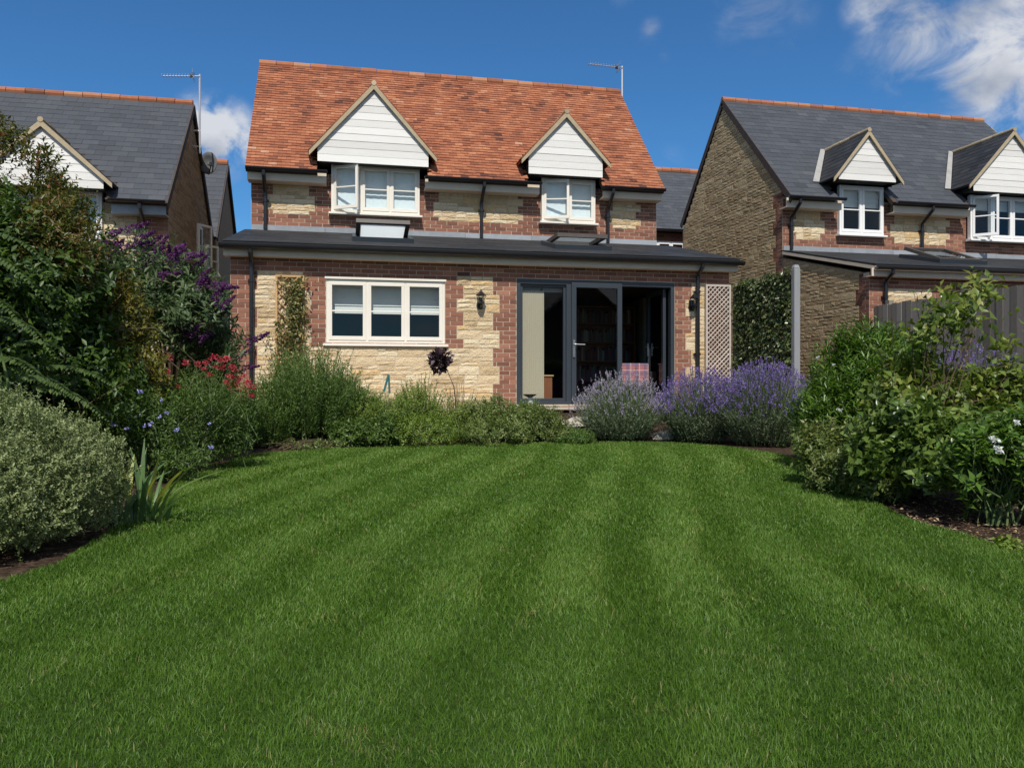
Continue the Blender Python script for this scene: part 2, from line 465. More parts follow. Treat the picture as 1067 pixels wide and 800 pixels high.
def cutrow(iv, holes, zc):
    for (a, b, za, zb) in holes:
        if za < zc < zb:
            out = []
            for p, q, t in iv:
                if q <= a or p >= b: out.append((p, q, t)); continue
                if p < a: out.append((p, a, t))
                if q > b: out.append((b, q, t))
            iv = out
    return iv


# ------------------------------------------------------------------ roofs
def tile_slope(mb, p0, ud, sd, L, S, w, gauge, thick, skip=None, jit=.006, spread=.2, mean=.5):
    p0 = np.array(p0, float); ud = np.array(ud, float); sd = np.array(sd, float)
    ud /= np.linalg.norm(ud); sd /= np.linalg.norm(sd); nn = np.cross(ud, sd)
    if nn[2] < 0: nn = -nn
    rows = int(S / gauge)
    for j in range(rows):
        s = j * gauge; x = -(w / 2 if j % 2 else 0)
        band = U(-.05, .05)
        while x < L - .002:
            a, b = max(0, x), min(L, x + w); x += w
            if b - a < .03: continue
            c = p0 + ud * (a + b) / 2 + sd * (s + gauge / 2)
            if skip and skip(c): continue
            js = U(-jit, jit); jl = U(0, jit * .6); s1 = min(s + gauge * 1.5, S)
            lo = thick * 1.9 + jl; e = .0015
            q = [p0 + ud * (a + e) + sd * (s + js) + nn * (lo - thick), p0 + ud * (b - e) + sd * (s + js + U(-jit, jit) * .5) + nn * (lo - thick),
                 p0 + ud * (b - e) + sd * s1, p0 + ud * (a + e) + sd * s1]
            t = [q[0] + nn * thick, q[1] + nn * thick, q[2] + nn * thick, q[3] + nn * thick]
            mb.hexa(q + t, min(1, max(0, random.gauss(mean + band, spread))))
    # felt under the tiles
    q = [p0, p0 + ud * L, p0 + ud * L + sd * S, p0 + sd * S]
    return q, nn


def ridge_tiles(mb, p0, p1, rad=.11, ln=.33):
    p0 = np.array(p0, float); p1 = np.array(p1, float); d = p1 - p0; T = np.linalg.norm(d); d /= T
    n = int(T / ln)
    for i in range(n):
        a = p0 + d * (T * i / n); b = p0 + d * (T * (i + 1) / n - .012)
        dz = np.array((0, 0, U(-.006, .006)))
        mb.tube([a + dz, b + dz], [rad * U(.97, 1.03)] * 2, 10, U(.1, .95))


def gutter(house, name, p0, p1, rad=.058, m=None):
    mb = MB()                                   # half-round channel, open at the top
    p0 = np.array(p0, float); p1 = np.array(p1, float); d = (p1 - p0) / np.linalg.norm(p1 - p0)
    a = np.cross(d, (0, 0, 1)); vs = []; n = 8
    for rr in (rad, rad * .86):
        for p in (p0, p1):
            for k in range(n + 1):
                t = math.pi * k / n
                vs.append(p + a * rr * math.cos(t) + np.array((0, 0, -rr * math.sin(t))))
    fs = []; w = n + 1
    for k in range(n):
        fs.append((k, k + 1, w + k + 1, w + k)); fs.append((2 * w + k, 3 * w + k, 3 * w + k + 1, 2 * w + k + 1))
    for k in range(n):
        fs.append((k, 2 * w + k, 2 * w + k + 1, k + 1)); fs.append((w + k, w + k + 1, 3 * w + k + 1, 3 * w + k))
    fs += [(0, w, 3 * w, 2 * w), (n, 2 * w + n, 3 * w + n, w + n)]
    mb.add(vs, fs, .5)
    return mb.build('gutter', m or M['black'], house)


def downpipe(house, x, ywall, ztop, zbot, ygut, rad=.036, m=None):
    mb = MB(); y = ywall - rad - .035
    pts = [(x, ygut, ztop), (x, ygut, ztop - .07), (x, y, ztop - .07 - abs(ygut - y) * .75), (x, y, zbot)]
    mb.tube(pts, rad, 10)
    z = ztop - .5
    while z > zbot + .1:
        mb.tube([(x, y, z - .025), (x, y, z + .025)], rad * 1.25, 10)
        mb.box(x - .06, x + .06, y + rad * .5, ywall - .003, z - .02, z + .02); z -= 1.1
    return mb.build('downpipe', m or M['black'], house, smooth=False)


# ------------------------------------------------------------------ windows
def window(house, x0, x1, z0, z1, yf, n, open_=None, blind=.45, m=None, upper=.5, curtain=True, by=.125, cy=.115, sill=True, back=True, label=None):
    m = m or M['cream']
    f = MB(); w = .055; dep = .10
    f.box(x0, x1, yf, yf + dep, z1 - w, z1); f.box(x0, x1, yf, yf + dep, z0, z0 + w)
    f.box(x0, x0 + w, yf + .001, yf + dep, z0 + w, z1 - w); f.box(x1 - w, x1, yf + .001, yf + dep, z0 + w, z1 - w)
    lw = (x1 - x0 - w) / n
    for i in range(1, n):
        xm = x0 + w / 2 + lw * i
        f.box(xm - w / 2, xm + w / 2, yf + .001, yf + dep, z0 + w, z1 - w)
    win = f.build('window', m, house, bevel=.004)
    if label: win['label'] = label
    if sill:
        s = MB(); s.hexa([(x0 - .05, yf - .075, z0 - .055), (x1 + .05, yf - .075, z0 - .055), (x1 + .05, yf + .09, z0 - .055), (x0 - .05, yf + .09, z0 - .055),
                          (x0 - .05, yf - .075, z0 - .018), (x1 + .05, yf - .075, z0 - .018), (x1 + .05, yf + .09, z0 - .001), (x0 - .05, yf + .09, z0 - .001)])
        s.build('sill', m, win, bevel=.004)
    for i in range(n):
        a = x0 + w / 2 + lw * i + w / 2 - .012; b = x0 + w / 2 + lw * (i + 1) - w / 2 + .012
        c, d = z0 + w - .012, z1 - w + .012
        ang = open_.get(i, 0) if open_ else 0
        hx, hy = a, yf - .012

        def T(p):
            x, y, z = p[0] - hx, p[1] - hy, p[2]
            return (hx + x * math.cos(ang) + y * math.sin(ang), hy - x * math.sin(ang) + y * math.cos(ang), z)
        s = MB(); sw = .052; y0, y1 = yf - .012, yf + .035; zm = c + (d - c) * upper
        s.box(a, b, y0, y1, d - sw, d); s.box(a, b, y0, y1, c, c + sw * 1.25)
        s.box(a, a + sw, y0 + .001, y1, c + sw * 1.25, d - sw); s.box(b - sw, b, y0 + .001, y1, c + sw * 1.25, d - sw)
        s.box(a + sw, b - sw, y0 + .004, y1 - .004, zm - .012, zm + .012)
        s.v = [T(p) for p in s.v]
        s.build('sash', m, win, bevel=.003)
        g = MB(); ym = yf + .012
        g.add([T(p) for p in ((a + sw, ym, c + sw), (b - sw, ym, c + sw), (b - sw, ym, d - sw), (a + sw, ym, d - sw))], [(0, 1, 2, 3)])
        g.build('pane', M['glass'], win)
        if blind:
            bl = MB(); zb = d - (d - c) * blind
            for k in range(4):
                za, zc = zb + (d + .03 - zb) * k / 4, zb + (d + .03 - zb) * (k + 1) / 4
                bl.hexa([(a + .005, yf + by - .012, za), (b - .005, yf + by - .012, za), (b - .005, yf + by + .025, za), (a + .005, yf + by + .025, za),
                         (a + .005, yf + by + .005, zc), (b - .005, yf + by + .005, zc), (b - .005, yf + by + .015, zc), (a + .005, yf + by + .015, zc)])
            bl.build('blind', M['blind'], win)
    if curtain:
        cu = MB(); vs = []; fs = []; N = int((x1 - x0) / .03)
        for k in range(N + 1):
            x = x0 + .02 + (x1 - x0 - .04) * k / N; y = yf + cy + .002 * math.sin(k * 1.3)
            vs += [(x, y, z0), (x, y, z1)]
        fs = [(2 * k, 2 * k + 2, 2 * k + 3, 2 * k + 1) for k in range(N)]
        cu.add(vs, fs); cu.build('curtain', M['net'], win)
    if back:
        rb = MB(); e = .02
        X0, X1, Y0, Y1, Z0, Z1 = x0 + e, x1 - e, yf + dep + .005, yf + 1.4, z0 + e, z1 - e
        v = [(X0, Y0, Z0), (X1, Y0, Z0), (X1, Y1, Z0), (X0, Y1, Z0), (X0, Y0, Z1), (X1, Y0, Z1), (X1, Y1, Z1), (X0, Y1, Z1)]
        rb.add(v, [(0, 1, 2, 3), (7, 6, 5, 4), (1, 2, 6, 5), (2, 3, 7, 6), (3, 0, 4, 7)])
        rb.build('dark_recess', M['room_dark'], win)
    return win


def dormer(house, xc, hw, zb, ze, za, yf, roofz, tile, tw, tg, tt, valley=None, boardmat=None, timber=None, seed=0, over=.09):
    """roofz(y): height of the main roof.  Gable of lapped boards, cheeks, tiled roof, verge boards."""
    def yroof(z): return roofz[0] + (z - roofz[1]) / roofz[2]
    fr = front(yf)
    body = MB(); back = yroof(za) + .05
    poly = [(xc - hw + .02, zb + .02), (xc + hw - .02, zb + .02), (xc + hw - .02, ze), (xc, za - .02), (xc - hw + .02, ze)]
    body.prism(poly, fr, -.01, -(back - yf))
    dm = body.build('dormer', M['dark_slate'], house)
    g = MB(); z = zb; slope = (za - ze) / hw; h = .142
    while z < za - .02:
        z1 = min(z + h, za)

        def half(zz): return hw if zz <= ze else max(.004, hw - (zz - ze) / slope)
        a0, a1 = half(z), half(min(z1 + .01, za))
        j = U(-.003, .003)
        zt = min(z1 + .015, za)
        g.hexa([(xc - a0, yf - .014 + j, z), (xc + a0, yf - .014 + j, z), (xc + a0, yf - .002, z), (xc - a0, yf - .002, z),
                (xc - a1, yf - .008, zt), (xc + a1, yf - .008, zt), (xc + a1, yf - .001, zt), (xc - a1, yf - .001, zt)], U(.2, .8))
        z = z1
    g.build('gable_boards', boardmat or M['board'], dm)
    t = MB(); ov = .16; vo = over - .012
    lowz = ze - slope * ov
    vdrop = 0.035
    sl = math.hypot(hw + ov, (hw + ov) * slope)
    for s in (-1, 1):
        p0 = (xc + s * (hw + ov), yf - vo, lowz + vdrop)
        # slope runs along +Y; cut where it meets the main roof
        L = yroof(za) - (yf - vo) + .12
        q, nn = tile_slope(t, p0, (0, 1, 0), (-s, 0, slope), L, sl, tw, tg, tt,
                           skip=lambda c: yroof(c[2]) + .12 < c[1])
        q = [np.array(p) for p in q]
        ymax0 = yroof(lowz + vdrop) + .1
        q[1][1] = max(q[0][1] + .05, ymax0)
        t.add([tuple(p - nn * .004) for p in q] + [tuple(p - nn * .03) for p in q], [(0, 1, 2, 3), (7, 6, 5, 4), (0, 4, 5, 1), (3, 2, 6, 7), (0, 3, 7, 4)], .4)
    t.build('dormer_roof', tile, dm)
    rt = MB(); ridge_tiles(rt, (xc, yf - vo - .01, za + vdrop + .01), (xc, yroof(za) + .02, za + vdrop + .01), .05, .3)
    rt.build('ridge_tiles', M['barge'] if timber is None else timber, dm)
    for s in (-1, 1):
        b = MB()
        p0 = np.array((xc + s * (hw + ov), yf - over + .01, lowz - .012)); p1 = np.array((xc, yf - over + .01, za - .012))
        nz = np.array((0, 0, .092))
        y2 = np.array((0, .03, 0))
        b.hexa([p0 - nz * .5, p1 - nz * .7, p1 - nz * .7 + y2, p0 - nz * .5 + y2, p0 + nz * .45, p1 + nz * .55, p1 + nz * .55 + y2, p0 + nz * .45 + y2])
        b.build('bargeboard', timber or M['barge'], dm)
    if valley:
        f = MB()
        for s in (-1, 1):
            xa, ya, zz = xc + s * (hw + ov), yroof(lowz + vdrop), lowz + vdrop
            o = np.array((0, -.02, .035)); wv = np.array((s * .16, 0, 0))
            a = np.array((xa, ya, zz)) + o; b2 = np.array((xc, yroof(za + vdrop), za + vdrop)) + o
            # strip lying on the main roof beside the valley
            f.add([a, a + wv, b2 + wv * .8, b2, a + (0, 0, .012), a + wv + (0, 0, .012), b2 + wv * .8 + (0, 0, .012), b2 + (0, 0, .012)],
                  [(0, 1, 2, 3), (4, 5, 6, 7), (0, 1, 5, 4), (1, 2, 6, 5), (2, 3, 7, 6), (3, 0, 4, 7)])
        f.build('valley_lead', valley, dm)
    return dm


def skylight(house, xc, y, z, w, l, tilt_roof, tilt_sash, label=None, blind=None):
    """roof window: kerb lying on the roof, centre-hung sash turned open"""
    def frame(mb, ang, w, l, t, dz, bar):
        c, s = math.cos(ang), math.sin(ang)

        def P(x, v, n): return (xc + x, y + v * c - n * s, z + dz + v * s + n * c)
        for (x0, x1, v0, v1) in ((-w / 2, w / 2, -l / 2, -l / 2 + bar), (-w / 2, w / 2, l / 2 - bar, l / 2), (-w / 2, -w / 2 + bar, -l / 2 + bar, l / 2 - bar), (w / 2 - bar, w / 2, -l / 2 + bar, l / 2 - bar)):
            mb.hexa([P(x0, v0, 0), P(x1, v0, 0), P(x1, v1, 0), P(x0, v1, 0), P(x0, v0, t), P(x1, v0, t), P(x1, v1, t), P(x0, v1, t)])
        return P
    f = MB(); frame(f, tilt_roof, w + .12, l + .12, .09, 0, .07)
    sk = f.build('skylight', M['anthracite'], house)
    if label: sk['label'] = label
    s = MB(); P = frame(s, tilt_sash, w, l, .07, .115, .075); s.build('sash', M['sash_brown'], sk)
    g = MB(); a, b = w / 2 - .07, l / 2 - .07
    g.add([P(-a, -b, .05), P(a, -b, .05), P(a, b, .05), P(-a, b, .05)], [(0, 1, 2, 3)])
    g.build('pane', M['glass'], sk)
    if blind:
        g = MB(); g.add([P(-a, -b, .012), P(a, -b, .012), P(a, b, .012), P(-a, b, .012)], [(0, 1, 2, 3)]); g.build('blind', blind, sk)
    return sk


# ------------------------------------------------------------------ house 1: ours
def roof_main(house, x0, x1, y0, z0, yr, zr, yb, zb, tilem, tw, tg, tt, holes, ridge_m, spread, jit, mean=.5):
    S = math.hypot(yr - y0, zr - z0)

    def skip(c):
        for (xc, hw, zbot, ze, za) in holes:
            dx = abs(c[0] - xc)
            top = ze if dx > hw else za - (za - ze) * dx / hw
            if dx < hw + .02 and c[2] < top - .02: return True
        return False
    t = MB()
    tile_slope(t, (x0, y0, z0), (1, 0, 0), (0, yr - y0, zr - z0), x1 - x0, S, tw, tg, tt, skip, jit, spread, mean)
    ro = t.build('roof', tilem, house)
    # sheathing under the tiles, cut where the dormers stand
    s = MB(); nn = np.array((0, -(zr - z0), yr - y0)) / S
    cuts = sorted({x0 + .005, x1 - .005, *[h[0] - h[1] for h in holes], *[h[0] + h[1] for h in holes]})
    for a, b in zip(cuts, cuts[1:]):
        h = [h for h in holes if abs((a + b) / 2 - h[0]) < h[1]]
        zs = max(z0, h[0][3] - .05) if h else z0
        ys = y0 + (zs - z0) * (yr - y0) / (zr - z0)
        p = [np.array(q) for q in ((a, ys, zs), (b, ys, zs), (b, yr, zr), (a, yr, zr))]
        s.hexa([q - nn * .09 for q in p] + [q + nn * .001 for q in p])
    s.build('sheathing', M['dark_barge'], ro)
    t = MB(); S2 = math.hypot(yb - yr, zr - zb)
    q, nn = tile_slope(t, (x0, yb, zb), (1, 0, 0), (0, yr - yb, zr - zb), x1 - x0, S2, tw * 2, tg * 2, tt, None, jit, spread, mean)
    t.add([tuple(p - nn * .002) for p in q] + [tuple(p - nn * .08) for p in q], [(0, 1, 2, 3), (7, 6, 5, 4), (0, 1, 5, 4), (1, 2, 6, 5), (3, 0, 4, 7)])
    t.build('rear_roof', tilem, house)
    r = MB(); ridge_tiles(r, (x0, yr, zr + .0), (x1, yr, zr + .0), .095 if tilem == M['clay'] else .078, .36); r.build('ridge_tiles', ridge_m, ro)
    return ro


H = thing('brick_house', 'brick and cream stone house with an orange clay tiled roof and glazed garden doors', 'house', (4.2, 3.0, 0.4))
WIN = (1.47, 3.40, 1.57, 2.60); DOOR = (4.62, 7.49, 0.55, 2.69)


def rows_ext(k, zc):
    o = .11 * ((k // 4) % 2); p = .11 * ((k // 3) % 2)
    if zc > 2.70: iv = [(0, 8.54, 'B')]
    elif zc > 1.47:
        iv = [(0, .30 + o, 'B'), (.30 + o, 1.22 - o, 'S'), (1.22 - o, 3.60 + p, 'B'), (3.60 + p, 4.32 - o, 'S'), (4.32 - o, 7.70 + o, 'B'),
              (7.70 + o, 8.10, 'S'), (8.10, 8.54, 'B')]
    else:
        iv = [(0, .30 + o, 'B'), (.30 + o, 4.32 - o, 'S'), (4.32 - o, 7.70 + o, 'B'), (7.70 + o, 8.10, 'S'), (8.10, 8.54, 'B')]
    return cutrow(iv, [WIN, DOOR], zc)


w = MB(); fr = front(0)
slabs(w, fr, 0, 8.54, .3, 3.0, [WIN, DOOR]); masonry(w, fr, .3, 36, rows_ext)
ext_wall = w.build('extension_wall', [M['mortar'], M['brick'], M['stone']], H)
# side walls of the extension
for x0, f in ((0, facing_left), (8.54, facing_right)):
    w = MB(); fr = f(x0); w.prism([(.222, .3), (3, .3), (3, 3.72), (.222, 3.02)], fr, -.007, -.2)
    masonry(w, fr, .3, 44, lambda k, zc: [(max(.23, (zc + .06 - 3.02) / .25), 2.98, 'S')])
    w.build('side_wall', [M['mortar'], M['brick'], M['stone']], H)
DW1 = (1.52, 3.26, 4.30, 5.24); DW2 = (5.80, 6.97, 4.30, 5.20)


def rows_main(k, zc):
    o = .11 * ((k // 4) % 2); p = .11 * ((k // 2) % 2)
    if zc < 4.20: iv = [(0, 8.38, 'B')]
    else:
        iv = [(0, .30 + o, 'B'), (.30 + o, 1.20 - o, 'S'), (1.20 - o, 3.55 + o, 'B'), (3.55 + o, 5.42 - p, 'S'), (5.42 - p, 7.28 + o, 'B'),
              (7.28 + o, 8.02 - p, 'S'), (8.02 - p, 8.38, 'B')]
    return cutrow(iv, [DW1, DW2], zc)


w = MB(); fr = front(3.0)
slabs(w, fr, 0, 8.38, 2.8, 5.05, [DW1, DW2]); masonry(w, fr, 3.7, 18, rows_main)
w.build('upper_wall', [M['mortar'], M['brick'], M['stone']], H)


def gable_rows(y0, y1, ya, za, slf, slb, zf, quoin=True, ch=.075):
    def f(k, zc):
        t = zc + ch
        a = max(y0, ya - (za - t) / slf); b = min(y1, ya + (za - t) / slb)
        o = .11 * ((k // 4) % 2)
        if not quoin or a > y0 + .02: return [(a, b, 'S')] if b - a > .1 else []
        return [(a, a + .3 + o, 'B'), (a + .3 + o, b, 'S')] if b - a > .5 else []
    return f


for x0, f in ((0, facing_left), (8.38, facing_right)):
    w = MB(); fr = f(x0)
    w.prism([(3.222, .4), (8, .4), (8, 4.9), (5.4, 7.9), (3.222, 5.3)], fr, -.007, -.2)
    masonry(w, fr, 3.0, 64, gable_rows(3.23, 8.0, 5.4, 7.9, 1.1, 1.15, 5))
    w.build('gable_wall', [M['mortar'], M['brick'], M['stone']], H)
w = MB(); w.fbox(lambda u, z, d: (u, 8 + d, z), .01, 8.37, .4, 4.9, 0, -.2); w.build('rear_wall', M['mortar'], H)
RZ = (2.62, 5.0, (8.05 - 5.0) / (5.4 - 2.62))
roof_main(H, -.07, 8.42, 2.62, 5.0, 5.4, 8.05, 8.25, 4.85, M['clay'], .165, .10, .018,
          [(2.335, 1.08, 5.2, 5.55, 6.75), (6.24, .80, 5.2, 5.62, 6.50)], M['ridge'], .15, .010)
dormer(H, 2.335, 1.07, 5.20, 5.52, 6.72, 2.62, RZ, M['clay'], .165, .10, .013)
dormer(H, 6.24, .79, 5.19, 5.60, 6.45, 2.62, RZ, M['clay'], .165, .10, .013)
window(H, *DW1, 2.90, 3, {0: R(30)}, 0, label='three-light dormer window with its left casement open')
window(H, *DW2, 2.90, 2, {0: R(17)}, 0, label='two-light dormer window with its left casement ajar')
for a, b in ((-.06, 1.45), (3.33, 5.72), (7.05, 8.41)):
    gutter(H, 'gutter', (a, 2.575, 5.015), (b, 2.575, 5.015))
    f = MB(); f.box(a + .02, b - .02, 2.70, 2.73, 4.80, 5.0); f.box(a + .02, b - .02, 2.731, 2.993, 4.80, 4.825); f.build('fascia', M['fascia'], H)
for x in (.27, 4.53, 7.26):
    downpipe(H, x, 3.0, 4.96, 3.90, 2.575)
# lead upstand where the lean-to meets the wall
f = MB(); x = 0.0
while x < 8.38:
    b = min(x + 1.4, 8.38); f.box(x + .003, b - .003, 2.965, 2.985, 3.86, 4.0 + U(-.006, .006), U(.2, .8)); x += 1.4
f.build('flashing', M['lead'], H)
# lean-to roof
t = MB(); ey, ez, sl = -.22, 3.11, .245
S = math.hypot(3.0 - ey, (3.0 - ey) * sl)
q, nn = tile_slope(t, (-.10, ey, ez), (1, 0, 0), (0, 1, sl), 8.74, S, .45, .26, .007, None, .003, .18)
t.add([tuple(p - nn * .002) for p in q] + [tuple(p - nn * .07) for p in q], [(0, 1, 2, 3), (7, 6, 5, 4), (0, 1, 5, 4), (1, 2, 6, 5), (3, 0, 4, 7)])
t.build('extension_roof', M['dark_slate'], H)
gutter(H, 'gutter', (-.13, -.275, 3.062), (8.68, -.275, 3.062), .07)
f = MB(); f.box(-.08, 8.62, -.18, -.15, 2.90, 3.05); f.box(-.08, 8.62, -.149, -.008, 2.90, 2.92)
f.build('fascia', M['fascia'], H)
downpipe(H, .33, 0, 3.03, .5, -.275); downpipe(H, 7.90, 0, 3.03, .5, -.275)
window(H, WIN[0], WIN[1], WIN[2], WIN[3], .02, 3, None, .52, curtain=False, by=.24, label='wide three-light ground floor window with half-drawn blinds')
f = MB(); f.box(1.45, 3.42, -.012, .02, 2.60, 2.635); f.build('head_flashing', M['cream'], H)
PI2 = R(14)
skylight(H, 2.42, 1.15, 3.445, .92, .95, math.atan(sl), R(-13), 'skylight tilted wide open below the larger dormer', M['lit_blind'])
skylight(H, 6.0, 1.15, 3.445, .95, .95, math.atan(sl), R(0), 'skylight propped open nearly level below the smaller dormer')

# patio door: dark aluminium frame, fixed pane, leaf with a lever, open bay
x0, x1, z0, z1 = DOOR
d = MB(); fw = .07
d.box(x0, x1, .0, .13, z1 - .085, z1); d.box(x0, x1, .0, .16, z0, z0 + .05)
d.box(x0, x0 + fw, .001, .13, z0 + .05, z1 - .085); d.box(x1 - fw, x1, .001, .13, z0 + .05, z1 - .085)
d.box(5.50, 5.585, .002, .13, z0 + .05, z1 - .085)
door = d.build('patio_door', M['anthracite'], H, bevel=.004)


def leaf(a, b, y, zc, zd, nm, bar=.075):
    s = MB(); s.box(a, b, y, y + .06, zd - bar, zd); s.box(a, b, y, y + .06, zc, zc + bar * 1.2)
    s.box(a, a + bar, y + .001, y + .06, zc + bar * 1.2, zd - bar); s.box(b - bar, b, y + .001, y + .06, zc + bar * 1.2, zd - bar)
    s.build(nm, M['anthracite'], door, bevel=.004)
    g = MB(); g.add([(a + bar, y + .03, zc + bar), (b - bar, y + .03, zc + bar), (b - bar, y + .03, zd - bar), (a + bar, y + .03, zd - bar)], [(0, 1, 2, 3)])
    g.build('pane', M['door_glass'], door)


leaf(4.69, 5.50, .04, .60, 2.605, 'fixed_leaf', .045)
leaf(5.585, 6.50, -.03, .585, 2.645, 'opening_leaf', .085)
# the third leaf stands folded back into the room
s = MB()
for yy0, yy1, zz0, zz1 in ((.14, .94, 2.52, 2.6), (.14, .94, .60, .70), (.14, .22, .70, 2.52), (.86, .94, .70, 2.52)):
    s.box(7.33, 7.385, yy0, yy1, zz0, zz1)
s.build('folded_leaf', M['anthracite'], door, bevel=.003)
g = MB(); g.add([(7.357, .22, .70), (7.357, .86, .70), (7.357, .86, 2.52), (7.357, .22, 2.52)], [(0, 1, 2, 3)]); g.build('pane', M['door_glass'], door)
h = MB(); h.box(5.605, 5.64, -.052, -.03, 1.36, 1.66); h.tube([(5.622, -.05, 1.58), (5.622, -.10, 1.58), (5.64, -.105, 1.58), (5.80, -.105, 1.575)], .011, 8)
h.tube([(5.622, -.05, 1.43), (5.622, -.062, 1.43)], .014, 10)
h.build('handle', M['steel'], door, smooth=False)
h = MB(); h.box(7.306, 7.33, .82, .85, 1.42, 1.66); h.tube([(7.31, .84, 1.58), (7.27, .84, 1.58), (7.265, .80, 1.58), (7.265, .70, 1.575)], .011, 8)
h.build('handle', M['steel'], door)
b = MB()
for k in range(2):
    xa = 4.70 + k * .42; b.box(xa, xa + .38 * (1 if k == 0 else 1.0), .165, .19, 2.49, 2.56)
b.build('vent_strip', M['lead'], door)
bl = MB(); N = 22; vs = []
for k in range(N + 1):
    x = 4.71 + .42 * k / N; y = .118 + .006 * (k % 2); vs += [(x, y, .61), (x, y, 2.50)]
bl.add(vs, [(2 * k, 2 * k + 2, 2 * k + 3, 2 * k + 1) for k in range(N)])
bl.build('pleated_panel', M['beige'], door)
# room behind the doors
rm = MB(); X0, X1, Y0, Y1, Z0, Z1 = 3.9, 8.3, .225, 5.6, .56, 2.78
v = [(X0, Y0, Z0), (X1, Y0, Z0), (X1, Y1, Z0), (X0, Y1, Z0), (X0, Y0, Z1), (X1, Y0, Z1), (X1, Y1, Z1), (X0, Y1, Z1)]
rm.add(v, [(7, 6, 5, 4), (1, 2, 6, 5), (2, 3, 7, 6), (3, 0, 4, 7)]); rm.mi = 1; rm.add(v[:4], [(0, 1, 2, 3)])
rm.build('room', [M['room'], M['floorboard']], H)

# furniture seen through the doors
bk = thing('bookcase', 'dark bookcase full of books behind the open garden door', 'bookcase', (7.25, 3.0, .57))
c = MB(); c.box(6.60, 7.9, 3.28, 3.30, .57, 2.55)
for z in (.57, .97, 1.37, 1.77, 2.17, 2.53): c.box(6.62, 7.88, 3.0, 3.28, z, z + .025)
c.box(6.60, 6.62, 3.0, 3.28, .57, 2.555); c.box(7.88, 7.9, 3.0, 3.28, .57, 2.555); c.build('shelves', M['wood'], bk)
c = MB()
for z in (.595, .995, 1.395, 1.795, 2.195):
    x = 6.63
    while x < 7.82:
        t = U(.02, .05); hh = U(.2, .32); c.box(x, x + t - .002, 3.04 + U(0, .03), 3.25, z, z + hh, U(0, 1)); x += t
c.build('books', M['book'], bk)
ac = thing('armchair', 'armchair with a pink tartan back inside the open garden door', 'armchair', (7.0, 1.05, .57))
c = MB(); c.box(6.72, 7.26, .62, .74, .87, 1.28); c.build('backrest', M['tartan'], ac, bevel=.03)
c = MB(); c.box(6.72, 7.26, .76, 1.3, .77, .93); c.build('seat', M['tartan'], ac, bevel=.03)
for x in (6.62, 7.28):
    c = MB(); c.box(x, x + .08, .70, 1.28, .67, 1.13); c.build('arm', M['room_dark'], ac, bevel=.02)
for x in (6.66, 7.27):
    for y in (.73, 1.22):
        c = MB(); c.box(x, x + .05, y, y + .05, .565, .68); c.build('leg', M['wood'], ac)
bx = thing('wooden_cabinet', 'small brown wooden cabinet behind the beige panel of the glazed door', 'cabinet', (5.2, .55, .565))
c = MB(); c.box(5.02, 5.36, .42, .75, .57, 1.03); c.build('body', M['wood'], bx, bevel=.006)
c = MB(); c.box(5.0, 5.38, .40, .77, 1.032, 1.06); c.build('top', M['tan_wood'], bx, bevel=.004)

# wall lanterns
for (x, y, lab) in ((3.985, 0, 'black coach lantern on the cream stone between window and doors'), (7.80, 0, 'black coach lantern beside the right-hand downpipe')):
    z = 2.28 if x < 5 else 2.32
    l = thing('wall_lantern', lab, 'wall lamp', (x, y, z))
    c = MB(); c.box(x - .045, x + .045, y - .03, y - .024 + .02, z - .12, z + .07); c.tube([(x, y - .03, z - .06), (x, y - .10, z - .10), (x, y - .14, z - .07), (x, y - .14, z - .04)], .011, 6)
    c.build('bracket', M['black'], l)
    c = MB()
    for k in range(6):
        a = k * math.pi / 3; c.bar((x + .05 * math.cos(a), y - .14 + .05 * math.sin(a), z - .04), (x + .072 * math.cos(a), y - .14 + .072 * math.sin(a), z + .09), .008, .008)
    c.tube([(x, y - .14, z - .045), (x, y - .14, z - .03)], .056, 6)
    c.tube([(x, y - .14, z + .088), (x, y - .14, z + .10), (x, y - .14, z + .15), (x, y - .14, z + .185)], [.085, .085, .03, .008], 6); c.build('cage', M['black'], l)
    c = MB(); c.tube([(x, y - .14, z - .03), (x, y - .14, z + .088)], [.045, .064], 6); c.build('glass', M['glass'], l)


def aerial(lab, x, y, zt, zb, blen, sgn, rise, gab):
    a = thing('television_aerial', lab, 'aerial', (x, y, zb))
    c = MB(); c.tube([(x, y, zb), (x, y, zt)], .021, 8); c.build('mast', M['alu'], a)
    c = MB()
    p1 = (x + sgn * blen, y - .15, zt - .05 - rise); c.tube([(x, y - .03, zt - .05), p1], .009, 6)
    n = 11
    for k in range(n):
        t = .2 + .78 * k / (n - 1); q = (x + sgn * blen * t, y - .03 - .12 * t, zt - .05 - rise * t)
        c.tube([(q[0] - .004, q[1] - .10, q[2]), (q[0] + .004, q[1] + .10, q[2])], .006, 5)
    q = (x + sgn * .12, y - .05, zt - .06)
    for zz in (-.09, -.045, .045, .09): c.tube([(q[0], q[1] - .14, q[2] + zz), (q[0], q[1] + .14, q[2] + zz)], .006, 5)
    c.tube([(q[0], q[1], q[2] - .1), (q[0], q[1], q[2] + .1)], .007, 5)
    c.mi = 1; c.box(x + sgn * .16 - .03, x + sgn * .16 + .03, y - .07, y - .03, zt - .1, zt - .03)
    c.build('yagi_boom', [M['alu'], M['black']], a)
    for z in gab[1]:
        c = MB(); c.bar((gab[0], y, z), (x + .02, y, z), .03, .03); c.build('bracket', M['alu'], a)
    return a


aerial('television aerial on a silver mast above the orange tiled roof', 8.53, 5.55, 8.78, 7.3, .92, -1, .03, (8.385, (7.4, 7.6)))

